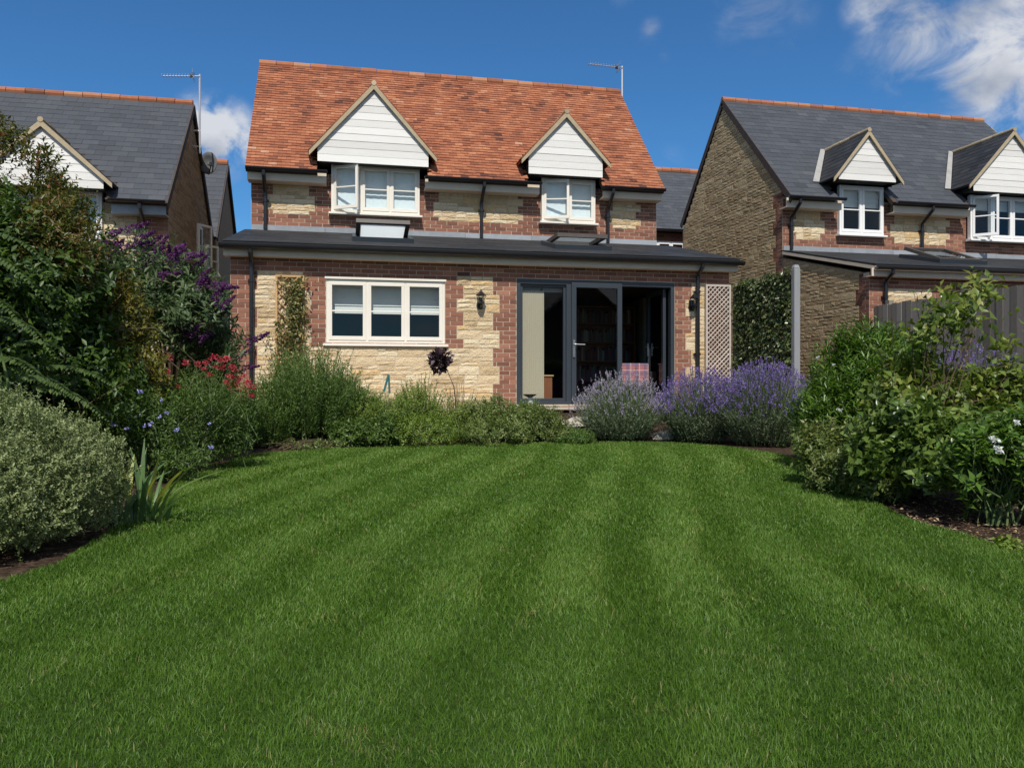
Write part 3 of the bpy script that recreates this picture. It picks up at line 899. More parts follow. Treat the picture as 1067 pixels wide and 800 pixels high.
# ------------------------------------------------------------------ right neighbour
G = thing('slate_house', 'stone house with slate roof and two white boarded dormers on the right', 'house', (15.4, 3.0, .4))
X = 11.4
RELIEF[0] = .32; SPLIT[0] = .8
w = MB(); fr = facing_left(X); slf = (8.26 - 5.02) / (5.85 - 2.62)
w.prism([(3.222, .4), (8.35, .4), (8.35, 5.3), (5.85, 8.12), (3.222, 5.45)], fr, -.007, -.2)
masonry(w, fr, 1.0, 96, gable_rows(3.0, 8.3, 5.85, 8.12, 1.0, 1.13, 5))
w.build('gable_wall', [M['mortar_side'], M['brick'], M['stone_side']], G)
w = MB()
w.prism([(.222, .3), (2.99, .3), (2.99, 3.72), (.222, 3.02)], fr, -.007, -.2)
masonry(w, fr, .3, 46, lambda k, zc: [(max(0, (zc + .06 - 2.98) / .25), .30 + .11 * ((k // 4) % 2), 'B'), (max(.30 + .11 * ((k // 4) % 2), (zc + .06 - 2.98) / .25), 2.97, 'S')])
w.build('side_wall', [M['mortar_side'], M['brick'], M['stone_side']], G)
RELIEF[0] = .65; SPLIT[0] = .68
E1 = (12.78, 13.92, 4.32, 5.42); E2 = (16.20, 17.95, 4.32, 5.35)


def rows_r(k, zc):
    o = .11 * ((k // 4) % 2); p = .11 * ((k // 2) % 2)
    if zc < 4.18: iv = [(X, 19.6, 'B')]
    else:
        iv = [(X, X + .22 + o, 'B'), (X + .22 + o, 12.45 - o, 'S'), (12.45 - o, 14.15 + o, 'B'), (14.15 + o, 15.75 - p, 'S'), (15.75 - p, 18.3, 'B'), (18.3, 19.2, 'S'), (19.2, 19.6, 'B')]
    return cutrow(iv, [E1, E2], zc)


w = MB(); fr = front(3.0); slabs(w, fr, X, 19.6, 2.8, 5.1, [E1, E2]); masonry(w, fr, 3.7, 18, rows_r)
w.build('upper_wall', [M['mortar'], M['brick'], M['stone']], G)
RW = (12.95, 14.6, 1.7, 2.62)


def rows_re(k, zc):
    o = .11 * ((k // 4) % 2)
    iv = [(X, 19.6, 'B')] if zc > 2.68 else [(X, X + .35 + o, 'B'), (X + .35 + o, 12.75 - o, 'S'), (12.75 - o, 14.8 + o, 'B'), (14.8 + o, 19.3, 'S'), (19.3, 19.6, 'B')]
    return cutrow(iv, [RW], zc)


w = MB(); fr = front(0); slabs(w, fr, X, 19.6, .3, 3.0, [RW]); masonry(w, fr, 1.2, 24, rows_re)
w.build('extension_wall', [M['mortar'], M['brick'], M['stone']], G)
w = MB(); w.fbox(lambda u, z, d: (u, 8.3 + d, z), X + .02, 19.58, .4, 5.2, 0, -.2)
w.fbox(facing_right(19.6), 3.23, 8.1, .4, 5.2, 0, -.2); w.fbox(facing_right(19.6), .23, 2.99, .4, 2.9, 0, -.2)
w.prism([(3.23, 5.2), (8.1, 5.2), (5.85, 8.1)], facing_right(19.6), 0, -.2)
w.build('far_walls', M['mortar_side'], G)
RZ2 = (2.62, 5.02, slf)
DR1 = (13.22, .72, 5.44, 5.62, 6.52); DR2 = (17.05, 1.06, 5.36, 5.62, 6.78)
roof_main(G, X - .03, 19.3, 2.62, 5.02, 5.85, 8.26, 8.40, 5.55, M['slate'], .30, .19, .007,
          [DR1, (DR2[0], DR2[1] + .01, *DR2[2:])], M['ridge'], .13, .004)
for dd in (DR1, DR2):
    dormer(G, *dd, 2.55, RZ2, M['dark_slate'], .25, .15, .007, M['pale_lead'], M['board'])
window(G, *E1, 2.92, 2, None, .42, M['white'], curtain=False, label='two-light white dormer window, shut')
window(G, *E2, 2.86, 3, {0: R(40)}, .3, M['white'], curtain=False, label='white dormer window with its left casement swung open')
for a, b in ((X - .10, 12.70), (14.0, 16.05), (18.05, 19.3)):
    gutter(G, 'gutter', (a, 2.575, 5.03), (b, 2.575, 5.03))
    f = MB(); f.box(a + .02, b - .02, 2.70, 2.73, 4.80, 5.01); f.box(a + .02, b - .02, 2.731, 2.993, 4.80, 4.825); f.build('fascia', M['fascia'], G)
for x in (X + .18, 14.95): downpipe(G, x, 3.0, 4.96, 3.90, 2.575)
b = MB(); b.bar((X - .024, 2.60, 4.93), (X - .024, 5.85, 8.19), .15, .02, (1, 0, 0)); b.bar((X - .024, 5.85, 8.19), (X - .024, 8.42, 5.46), .15, .02, (1, 0, 0))
b.build('bargeboard', M['dark_barge'], G)
f = MB(); x = X
while x < 19.5:
    q = min(x + 1.4, 19.6); f.box(x + .003, q - .003, 2.965, 2.985, 3.86, 4.0 + U(-.006, .006), U(.2, .8)); x += 1.4
f.build('flashing', M['lead'], G)
t = MB()
q, nn = tile_slope(t, (X - .035, ey, ez), (1, 0, 0), (0, 1, sl), 8.13, S, .45, .26, .007, None, .003, .18)
t.add([tuple(p - nn * .002) for p in q] + [tuple(p - nn * .05) for p in q], [(0, 1, 2, 3), (7, 6, 5, 4), (0, 1, 5, 4), (1, 2, 6, 5), (3, 0, 4, 7)])
t.build('extension_roof', M['dark_slate'], G)
b = MB(); b.bar((X - .03, ey + .0, ez - .06), (X - .03, 2.96, ez - .06 + sl * (2.96 - ey)), .06, .02, (1, 0, 0)); b.build('verge_board', M['fascia'], G)
gutter(G, 'gutter', (X - .05, -.275, 3.062), (19.6, -.275, 3.062))
f = MB(); f.box(X - .08, 19.6, -.18, -.15, 2.90, 3.05); f.box(X - .08, 19.6, -.149, -.008, 2.90, 2.92); f.build('fascia', M['fascia'], G)
downpipe(G, X + .30, 0, 3.03, .5, -.275)
window(G, *RW, .02, 3, None, .4, M['white'], curtain=False)
skylight(G, 13.95, 1.15, 3.445, 1.0, 1.1, math.atan(sl), R(21), 'skylight standing open on the lean-to roof')

# ------------------------------------------------------------------ left neighbour
K = thing('slate_house', 'brown gabled slate house on the left, half behind the leafy shrubs', 'house', (-5, 3.0, .4))
X = -1.5; dz = -.74
w = MB(); fr = facing_right(X)
w.prism([(3.0, .4), (8.0, .4), (8.0, 4.72), (5.4, 6.95), (3.0, 4.52)], fr, -.004, -.22)
RELIEF[0] = .3; SPLIT[0] = .8
masonry(w, fr, 2.0, 70, gable_rows(3.0, 8.0, 5.4, 6.93, 1.0, .86, 5, False))
RELIEF[0] = .65; SPLIT[0] = .68
w.build('gable_wall', [M['render'], M['brick'], M['render']], K)
L1 = (-4.45, -2.65, 3.55, 4.5)


def rows_l(k, zc):
    o = .11 * ((k // 4) % 2)
    return cutrow([(-8, -7.6, 'B'), (-7.6, -1.95 - o, 'S'), (-1.95 - o, X - .004, 'B')], [L1], zc)


w = MB(); fr = front(3.0); slabs(w, fr, -8, X - .23, .4, 4.3, [L1]); masonry(w, fr, 2.3, 26, rows_l)
w.fbox(front(3.0), X - .228, X - .003, .4, 4.3, -.007, -.2)
w.build('front_wall', [M['mortar'], M['brick'], M['stone']], K)
w = MB(); w.fbox(lambda u, z, d: (u, 7.99 + d, z), -7.98, X - .02, .4, 4.7, 0, -.2); w.prism([(3.23, .4), (7.78, .4), (7.78, 4.6), (5.4, 6.8), (3.23, 4.4)], facing_left(-8), 0, -.2)
w.build('far_walls', M['render'], K)
RZ3 = (2.62, 5.02 + dz, (7.06 - 4.28) / 2.78)
DL = (-3.54, 1.02, 4.45, 4.66, 5.58)
roof_main(K, -8.1, X + .04, 2.62, 4.28, 5.4, 7.06, 8.1, 4.60, M['slate'], .30, .19, .007, [DL], M['ridge'], .13, .004)
dormer(K, *DL, 2.55, RZ3, M['dark_slate'], .25, .15, .007, None, M['board'])
window(K, *L1, 2.92, 3, None, .4, M['white'])
for a, b in ((-8.1, -4.75), (-2.45, X + .03)):
    gutter(K, 'gutter', (a, 2.575, 4.29), (b, 2.575, 4.29))
    f = MB(); f.box(a + .02, b - .02, 2.70, 2.73, 4.05, 4.27); f.box(a + .02, b - .02, 2.731, 2.993, 4.05, 4.075); f.build('fascia', M['lead'], K)
downpipe(K, -1.92, 3.0, 4.22, 1.0, 2.575)
b = MB(); b.bar((X + .05, 2.62, 4.20), (X + .05, 5.4, 6.98), .14, .03, (1, 0, 0)); b.bar((X + .05, 5.4, 6.98), (X + .05, 8.1, 4.52), .14, .03, (1, 0, 0))
b.build('bargeboard', M['dark_barge'], K)
# side casements, both swung out from the gable wall
for (ya, yb, za, zb) in ((6.0, 6.65, 3.55, 4.55), (7.0, 7.45, 3.5, 4.25)):
    f = MB(); fr = facing_right(X)
    for (a, b_, c, d_) in ((ya, yb, za, za + .06), (ya, yb, zb - .06, zb), (ya, ya + .06, za + .06, zb - .06), (yb - .06, yb, za + .06, zb - .06)):
        f.fbox(fr, a, b_, c, d_, .03, .002)
    wn = f.build('window', M['white'], K)
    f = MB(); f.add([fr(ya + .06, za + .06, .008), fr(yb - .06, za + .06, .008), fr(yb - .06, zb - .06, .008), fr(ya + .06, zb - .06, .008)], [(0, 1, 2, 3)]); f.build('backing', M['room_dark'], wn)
    f = MB(); xo = X + .04; wd = .42                # open sash, hinged on the near side
    for (a, b_, c, d_) in ((0, wd, za, za + .05), (0, wd, zb - .05, zb), (0, .05, za + .05, zb - .05), (wd - .05, wd, za + .05, zb - .05), (.05, wd - .05, (za + zb) / 2 - .012, (za + zb) / 2 + .012)):
        p = lambda u: (xo + u * .60, ya + u * .80)
        (ax, ay), (bx_, by) = p(a), p(b_)
        nx, ny = .8 * .04, -.6 * .04
        f.hexa([(ax, ay, c), (bx_, by, c), (bx_ - nx, by - ny, c), (ax - nx, ay - ny, c), (ax, ay, d_), (bx_, by, d_), (bx_ - nx, by - ny, d_), (ax - nx, ay - ny, d_)])
    f.build('sash', M['white'], wn)
    g = MB(); (ax, ay), (bx_, by) = p(.05), p(wd - .05)
    g.add([(ax, ay, za + .05), (bx_, by, za + .05), (bx_, by, zb - .05), (ax, ay, zb - .05)], [(0, 1, 2, 3)]); g.build('pane', M['glass'], wn)
aerial('television aerial on a tall mast beside the grey slate gable', X + .15, 5.5, 7.75, 6.0, .75, -1, .10, (X + .002, (6.15, 6.5)))
ds = thing('satellite_dish', 'round grey satellite dish on the gable of the brown house', 'satellite dish', (X + .1, 6.5, 5.8))
c = MB(); n = 16; vs = []; fs = []
cx, cy, cz = X + .20, 6.45, 6.02
for j in range(4):
    rr = .23 * j / 3
    for k in range(n):
        t = 2 * math.pi * k / n
        vs.append((cx + rr * math.cos(t) * .9, cy - .10 * (rr / .23) ** 2 + rr * math.cos(t) * -.35, cz + rr * 1.15 * math.sin(t)))
for j in range(3):
    for k in range(n): fs.append((j * n + k, j * n + (k + 1) % n, (j + 1) * n + (k + 1) % n, (j + 1) * n + k))
c.add(vs, fs); o = c.build('reflector', M['dish'], ds, smooth=True); so = o.modifiers.new('s', 'SOLIDIFY'); so.thickness = .012
c = MB(); c.tube([(X + .002, 6.5, 5.95), (cx, 6.5, 5.95), (cx, cy + .02, cz)], .018, 8); c.tube([(cx, cy, cz - .24), (cx + .1, cy - .38, cz - .12)], .012, 6)
c.box(cx + .07, cx + .14, cy - .44, cy - .36, cz - .14, cz - .06); c.build('bracket_arm', M['black'], ds)

# ------------------------------------------------------------------ houses further back
Q = thing('slate_house', 'narrow brown gable with slate roof behind the left-hand house', 'house', (-4, 10.5, .4))
w = MB(); fr = facing_right(-1.42); w.prism([(8.3, .4), (12.6, .4), (12.6, 4.7), (10.2, 6.98), (8.3, 4.72)], fr, 0, -.22)
w.fbox(front(8.3), -7, -1.645, .4, 4.7, 0, -.2); w.fbox(front(12.6), -7, -1.645, .4, 4.6, .2, 0); w.fbox(facing_left(-7), 8.52, 12.38, .4, 4.6, 0, -.2)
w.build('walls', M['render'], Q)
t = MB()
for (y0, z0, yr, zr) in ((8.1, 4.62, 10.2, 7.05), (12.8, 4.5, 10.2, 7.05)):
    q, nn = tile_slope(t, (-7, y0, z0), (1, 0, 0), (0, yr - y0, zr - z0), 5.62, math.hypot(yr - y0, zr - z0), .3, .19, .007, None, .004, .13)
    t.add([tuple(p - nn * .002) for p in q] + [tuple(p - nn * .08) for p in q], [(0, 1, 2, 3), (7, 6, 5, 4), (0, 1, 5, 4), (1, 2, 6, 5), (3, 0, 4, 7)])
t.build('roof', M['slate'], Q)
r_ = MB(); ridge_tiles(r_, (-7, 10.2, 7.06), (-1.36, 10.2, 7.06), .10, .36); r_.build('ridge_tiles', M['ridge'], Q)
b = MB(); b.bar((-1.36, 8.1, 4.56), (-1.36, 10.2, 6.97), .12, .03, (1, 0, 0)); b.bar((-1.36, 10.2, 6.97), (-1.36, 12.8, 4.44), .12, .03, (1, 0, 0)); b.build('bargeboard', M['dark_barge'], Q)

Q = thing('slate_house', 'slate roofed brick house in the gap behind the tiled house and the right-hand one', 'house', (13, 14.5, .4))
w = MB(); w.fbox(front(12.0), 9.0, 18, .4, 6.0, -.007, -.2)
masonry(w, front(12.0), 3.0, 40, lambda k, zc: [(10.2, 13.5, 'B')])
w.mi = 0
w.fbox(front(17), 9, 18, .4, 6, .2, 0); w.prism([(12.21, .4), (16.79, .4), (16.79, 6), (14.5, 8.6), (12.21, 6)], facing_left(9), 0, -.2); w.prism([(12.21, .4), (16.79, .4), (16.79, 6), (14.5, 8.6), (12.21, 6)], facing_right(18), 0, -.2)
w.build('walls', [M['mortar_side'], M['brick'], M['stone_side']], Q)
t = MB()
for (y0, yr) in ((11.7, 14.5), (17.3, 14.5)):
    q, nn = tile_slope(t, (8.9, y0, 6.05), (1, 0, 0), (0, yr - y0, 2.75), 9.2, math.hypot(yr - y0, 2.75), .3, .19, .007, None, .004, .13)
    t.add([tuple(p - nn * .002) for p in q] + [tuple(p - nn * .08) for p in q], [(0, 1, 2, 3), (7, 6, 5, 4), (0, 1, 5, 4), (1, 2, 6, 5), (3, 0, 4, 7)])
t.build('roof', M['slate'], Q)
r_ = MB(); ridge_tiles(r_, (8.9, 14.5, 8.82), (18.1, 14.5, 8.82), .11, .36); r_.build('ridge_tiles', M['ridge'], Q)
gutter(Q, 'gutter', (8.9, 11.65, 6.06), (18, 11.65, 6.06))
window(Q, 11.6, 13.1, 4.5, 5.7, 11.93, 3, None, .3, M['white'])

Q = thing('bungalow', 'low gabled bungalow beyond the garden, mirrored in the dark door glass', 'house', (14.0, -30, 0))
w = MB(); f2 = lambda u, z, d: (14.2 + u, -27 + d, z)
w.prism([(-4.6, 0), (4.6, 0), (4.6, 2.6), (0, 6.4), (-4.6, 2.6)], f2, 0, -9); w.build('walls', M['render'], Q)
for sg in (-1, 1):
    t = MB(); a_ = (14.2 + sg * 5.0, -36.3, 2.30); q_, nn_ = tile_slope(t, a_, (0, 1, 0), (-sg * 5.0, 0, 4.14), 9.6, 6.49, .3, .25, .012, None, .006, .15)
    t.add([tuple(p_ - nn_ * .002) for p_ in q_] + [tuple(p_ - nn_ * .05) for p_ in q_], [(0, 1, 2, 3), (7, 6, 5, 4), (0, 1, 5, 4), (1, 2, 6, 5), (2, 3, 7, 6), (3, 0, 4, 7)]); t.build('roof', M['slate'], Q)
    b = MB(); b.bar((14.2 + sg * 5.0, -26.72, 2.22), (14.2, -26.72, 6.38), .05, .30, (0, 1, 0)); b.build('bargeboard', M['cream'], Q)
window(Q, 11.2, 13.0, .95, 2.1, -36.02, 2, None, .4, M['white'])

# ------------------------------------------------------------------ fence, screens
fe = thing('board_fence', 'weathered grey board fence running out from the right-hand house', 'fence', (11.5, -4, .4))
c = MB(); y = -.02; fr = facing_left(11.5)
while y > -11:
    wv = U(.115, .135); c.fbox(fr, y - wv, y - .004, .28, 2.36 + U(-.02, .012), U(.012, .022), -.002, U(.05, .95)); y -= wv
c.build('boards', M['fence'], fe)
c = MB()
for z in (.6, 1.35, 2.1): c.fbox(fr, -11, -.02, z, z + .08, -.004, -.05)
c.build('rail', M['fence'], fe)
for k in range(6):
    c = MB(); yy = -.3 - k * 1.83; c.box(11.552, 11.65, yy - .05, yy + .05, .2, 2.44); c.build('post', M['fence'], fe)

sc = thing('ivy_screen', 'dark ivy covered screen panel with grey end post beside the extension', 'ivy screen', (8.64, -1.0, .4))
c = MB(); px, py = 8.66, -1.95
c.box(px - .052, px + .052, py - .052, py + .052, .3, 2.70)
c.hexa([(px - .052, py - .052, 2.70), (px + .052, py - .052, 2.70), (px + .052, py + .052, 2.70), (px - .052, py + .052, 2.70), (px - .035, py - .035, 2.76), (px + .035, py - .035, 2.76), (px + .035, py + .035, 2.76), (px - .035, py + .035, 2.76)])
c.build('post', M['post'], sc, bevel=.012)
c = MB(); c.box(8.60, 8.70, -.12, -.02, .3, 2.70); c.build('post', M['fence'], sc, bevel=.01)
c = MB()
for k in range(16):
    z = .45 + k * .138; c.box(8.645, 8.675, -1.88, -.13, z, z + .09, U(0, 1))
c.build('slats', M['dark_barge'], sc)


def leaves_mesh(P, D, Nrm, Ln, Wd, fold=.25):
    """leaf = two quads folded on the midrib; P base, D direction, Nrm normal (n,3)"""
    n = len(P)
    D = D / (np.linalg.norm(D, axis=1, keepdims=True) + 1e-9)
    S_ = np.cross(D, Nrm); S_ /= (np.linalg.norm(S_, axis=1, keepdims=True) + 1e-9)
    N2 = np.cross(S_, D)
    Ln = np.broadcast_to(Ln, (n,))[:, None]; Wd = np.broadcast_to(Wd, (n,))[:, None]
    tip = P + D * Ln - N2 * Ln * .12
    mid = P + D * Ln * .48
    l = mid + S_ * Wd * .5 + N2 * Wd * fold; r = mid - S_ * Wd * .5 + N2 * Wd * fold
    V = np.stack([P, r, tip, mid, l], 1).reshape(-1, 3)
    b = np.arange(n)[:, None] * 5
    F = np.concatenate([b + np.array([[0, 1, 2, 3]]), b + np.array([[0, 3, 2, 4]])], 0)
    return V, F


def unit(n, rng):
    v = rng.normal(size=(n, 3)); return v / np.linalg.norm(v, axis=1, keepdims=True)


def wob(p, f, ph):
    return (np.sin(p[:, 0] * f + ph) * np.sin(p[:, 1] * f * 1.13 + ph * 2.1) + np.sin(p[:, 2] * f * .9 + ph * 1.7) * np.sin((p[:, 0] + p[:, 1]) * f * .71 + ph)) * .5


def crown(lobes, ntwig, tl, nl, L, W, up=.35, shell=.55, gap=-.25, gf=5.0, spread=.75, rsp=.16, rmean=.5, seed=1, tipc=0., minz=None, fold=.22, up_leaf=.35, lvar=.3):
    """twigs through a union of ellipsoids, leaves along each twig; returns V, F, rnd and the twigs"""
    rng = np.random.default_rng(seed)
    lob = np.array([l[:6] for l in lobes], float); wts = lob[:, 3] * lob[:, 4] + lob[:, 3] * lob[:, 5] + lob[:, 4] * lob[:, 5]
    wts = wts / wts.sum()
    n = int(ntwig * 1.6); idx = rng.choice(len(lob), n, p=wts)
    d = unit(n, rng); r = shell + (1 - shell) * rng.random(n) ** .6
    r = r * (1 + .16 * wob(d * 2.3 + idx[:, None], 2.2, seed)) * (1 + rng.normal(0, .05, n))
    tip = lob[idx, :3] + d * lob[idx, 3:6] * r[:, None]
    g = ground_z(tip[:, 0], tip[:, 1]) + .04 if minz is None else minz
    ok = (tip[:, 2] > g) & (wob(tip, gf, seed * 1.3) > gap)
    tip, d, r, idx = tip[ok][:ntwig], d[ok][:ntwig], r[ok][:ntwig], idx[ok][:ntwig]; n = len(tip)
    td = d * .75 + np.array([0, 0, up]) + rng.normal(0, .35, (n, 3)); td /= np.linalg.norm(td, axis=1, keepdims=True)
    i = np.arange(nl); f = (i + .5) / nl
    tls = tl * (1 + rng.uniform(-.35, .35, n))
    P = tip[:, None, :] - td[:, None, :] * (tls[:, None] * (1 - f)[None, :])[:, :, None]
    a = np.cross(td, np.array([0.3, 0.2, 1.0])); a /= np.linalg.norm(a, axis=1, keepdims=True); b = np.cross(td, a)
    ph = rng.random(n)[:, None] * 6.28 + i[None, :] * 2.4
    rad = a[:, None, :] * np.cos(ph)[:, :, None] + b[:, None, :] * np.sin(ph)[:, :, None]
    D = td[:, None, :] * (1 - spread) + rad * spread + rng.normal(0, .18, (n, nl, 3)) + np.array([0, 0, up_leaf * .4])
    N = td[:, None, :] * .7 - rad * .25 + np.array([0, 0, up_leaf]) + rng.normal(0, .25, (n, nl, 3))
    sc_ = (1 - .45 * np.abs(f - .45))[None, :] * (1 + rng.uniform(-lvar, lvar, (n, nl)))
    V, F = leaves_mesh(P.reshape(-1, 3), D.reshape(-1, 3), N.reshape(-1, 3), (L * sc_).ravel(), (W * sc_).ravel(), fold)
    rr = rmean + rng.normal(0, rsp * .7, n)[:, None] + rng.normal(0, rsp * .7, (n, nl)) + tipc * (f[None, :] - .5)
    return V, F, np.repeat(np.clip(rr, 0, 1).ravel(), 5), (tip, td, tls)


def branches(mb, base, tips, rad, rng, n=9, sag=.1):
    sel = rng.choice(len(tips), min(n, len(tips)), replace=False)
    for t in tips[sel]:
        b = np.array(base) + np.array((rng.normal(0, .05), rng.normal(0, .05), 0))
        m1 = b + (t - b) * .4 + np.array((rng.normal(0, .04), rng.normal(0, .04), .12 * np.linalg.norm(t - b)))
        mb.tube([b, m1, t], [rad, rad * .65, rad * .2], 6, rng.random())


def shrub(name, label, cat, base, lobes, m, ntwig, tl, nl, L, W, stem_r=.02, nstem=14, group=None, twigs=True, stem_m=None, **kw):
    th = thing(name, label, cat, base, group)
    V, F, r, (tip, td, tls) = crown(lobes, ntwig, tl, nl, L, W, **kw)
    quads('foliage', V, F, r, m, th)
    mb = MB(); rng = np.random.default_rng(kw.get('seed', 1) + 100)
    branches(mb, base, tip, stem_r, rng, nstem)
    if twigs:
        for t, d, l in list(zip(tip, td, tls))[::max(1, len(tip) // 260)]:
            mb.tube([t - d * l * 1.5, t], [.004, .002], 3, .5, False)
    mb.build('stems', stem_m or M['stem'], th)
    return th


# ivy leaves on the screen
rng = np.random.default_rng(5); n = 7000
P = np.stack([8.64 - np.abs(rng.normal(0, .035, n)), rng.uniform(-1.9, -.12, n), .5 + 2.2 * rng.random(n) ** .9], 1)
P[:, 2] += .02 * np.sin(P[:, 1] * 9)
D = np.stack([-.3 - .4 * rng.random(n), rng.normal(0, .6, n), -.45 + rng.normal(0, .5, n)], 1); N = np.stack([-.9 + 0 * D[:, 0], rng.normal(0, .45, n), .35 + rng.normal(0, .4, n)], 1)
V, F = leaves_mesh(P, D, N, rng.uniform(.05, .085, n), rng.uniform(.04, .065, n))
quads('ivy_leaves', V, F, np.repeat(np.clip(rng.normal(.45, .22, n), 0, 1), 5), M['leaf_ivy'], sc)


def lattice(th, x0, x1, z0, z1, y, m, step, lw, both=True, flip=False):
    c = MB()
    for s, yy in ((1, y), (-1, y + .012))[: 2 if both else 1]:
        k = x0 - (z1 - z0)
        while k < x1 + (z1 - z0):
            # line x = k + s*(z-z0)
            pts = []
            for z in (z0, z1): pts.append((k + s * (z - z0) if s > 0 else k - (z - z0) + (z1 - z0) * 0, z))
            (xa, za), (xb, zb) = pts
            t0, t1 = 0.0, 1.0
            dx = xb - xa
            if abs(dx) > 1e-6:
                ta, tb = sorted(((x0 - xa) / dx, (x1 - xa) / dx)); t0, t1 = max(t0, ta), min(t1, tb)
            if t1 - t0 > .01:
                c.bar((xa + dx * t0, yy, za + (zb - za) * t0), (xa + dx * t1, yy, za + (zb - za) * t1), .011, lw, (0, 1, 0.001), U(0, 1))
            k += step
    c.build('laths', m, th)
    c = MB(); e = .03
    c.box(x0 - e, x0, y - .015, y + .03, z0, z1 + e); c.box(x1, x1 + e, y - .015, y + .03, z0, z1 + e); c.box(x0, x1, y - .014, y + .03, z1, z1 + e)
    c.build('frame', m, th)


tr = thing('trellis_panel', 'silvery diagonal trellis panel against the right end of the extension', 'trellis', (8.3, -.1, .45))
lattice(tr, 8.08, 8.50, .45, 2.64, -.075, M['trellis'], .085, .034)
tr = thing('wall_trellis', 'narrow tan lattice fixed to the stone left of the ground floor window', 'trellis', (.95, -.05, .5))
lattice(tr, .72, 1.10, .5, 2.60, -.055, M['tan_wood'], .16, .022)

# ------------------------------------------------------------------ ground
def inpoly(x, y, poly):
    ins = np.zeros(len(x), bool); j = len(poly) - 1
    for i in range(len(poly)):
        xi, yi = poly[i]; xj, yj = poly[j]
        c = ((yi > y) != (yj > y)) & (x < (xj - xi) * (y - yi) / (yj - yi + 1e-12) + xi)
        ins ^= c; j = i
    return ins


def gp(px, py):
    """ground point under a pixel of the photo, marched down the sloping ground"""
    dep = 2.0
    for _ in range(60):
        x, y = at(px, dep); z = float(ground_z(x, y))
        dep = .5 * dep + .5 * (CAM[2] - z) * FPX / (py - 400)
    return at(px, dep)


edge = [(0, 606), (60, 588), (125, 548), (150, 520), (205, 494), (262, 474), (345, 468), (450, 465), (545, 462), (620, 461), (700, 461), (760, 466), (815, 474), (862, 494), (905, 520), (950, 543), (1000, 556), (1067, 578)]
LAWN = [gp(*p) for p in edge]
LAWN = [at(-250, -.2 + 1.6), ] + LAWN + [at(1500, 2.4), at(533, -3.0)]
LAWN[0] = (at(533, 1.5)[0] - 2.9, at(533, 1.5)[1] + .3)
LAWN = [(LAWN[0][0] + .3, -17.0)] + LAWN[:-2] + [(6.0, -13.0), (6.6, -17.0)]
lx = np.array(LAWN)


def sheet(name, xs, ys, dz, m, keep=None, kind='structure', bumpz=0.0):
    xx, yy = np.meshgrid(xs, ys); zz = ground_z(xx, yy) + dz
    if bumpz: zz = zz + bumpz * (np.sin(xx * 5.1 + yy * 3.3) * np.sin(yy * 6.7 - xx * 2.1))
    V = np.stack([xx.ravel(), yy.ravel(), zz.ravel()], 1); nx = len(xs)
    i = np.arange(len(ys) - 1)[:, None] * nx + np.arange(nx - 1)[None, :]
    F = np.stack([i, i + 1, i + nx + 1, i + nx], -1).reshape(-1, 4)
    if keep is not None:
        c = V[F].mean(1); F = F[keep(c[:, 0], c[:, 1])]
    o = quads(name, V, F, np.full(len(V), .5), m); props(o, kind=kind); return o


def far(a, b, n, o=400):
    return np.concatenate([[-o, -150, -60], np.linspace(a, b, n), [60, 150, o]])


g_ = sheet('ground', far(-14, 24, 160), far(-18, 14, 140), -.012, M['soil'], bumpz=.008)
lawn = sheet('lawn', np.arange(-4, 8, .06), np.arange(-17, -2, .06), .004, M['turf'], keep=lambda x, y: inpoly(x, y, LAWN))
p = sheet('patio', np.arange(-.6, 8.8, .3), np.arange(-1.25, .02, .15), .045, M['paver'])


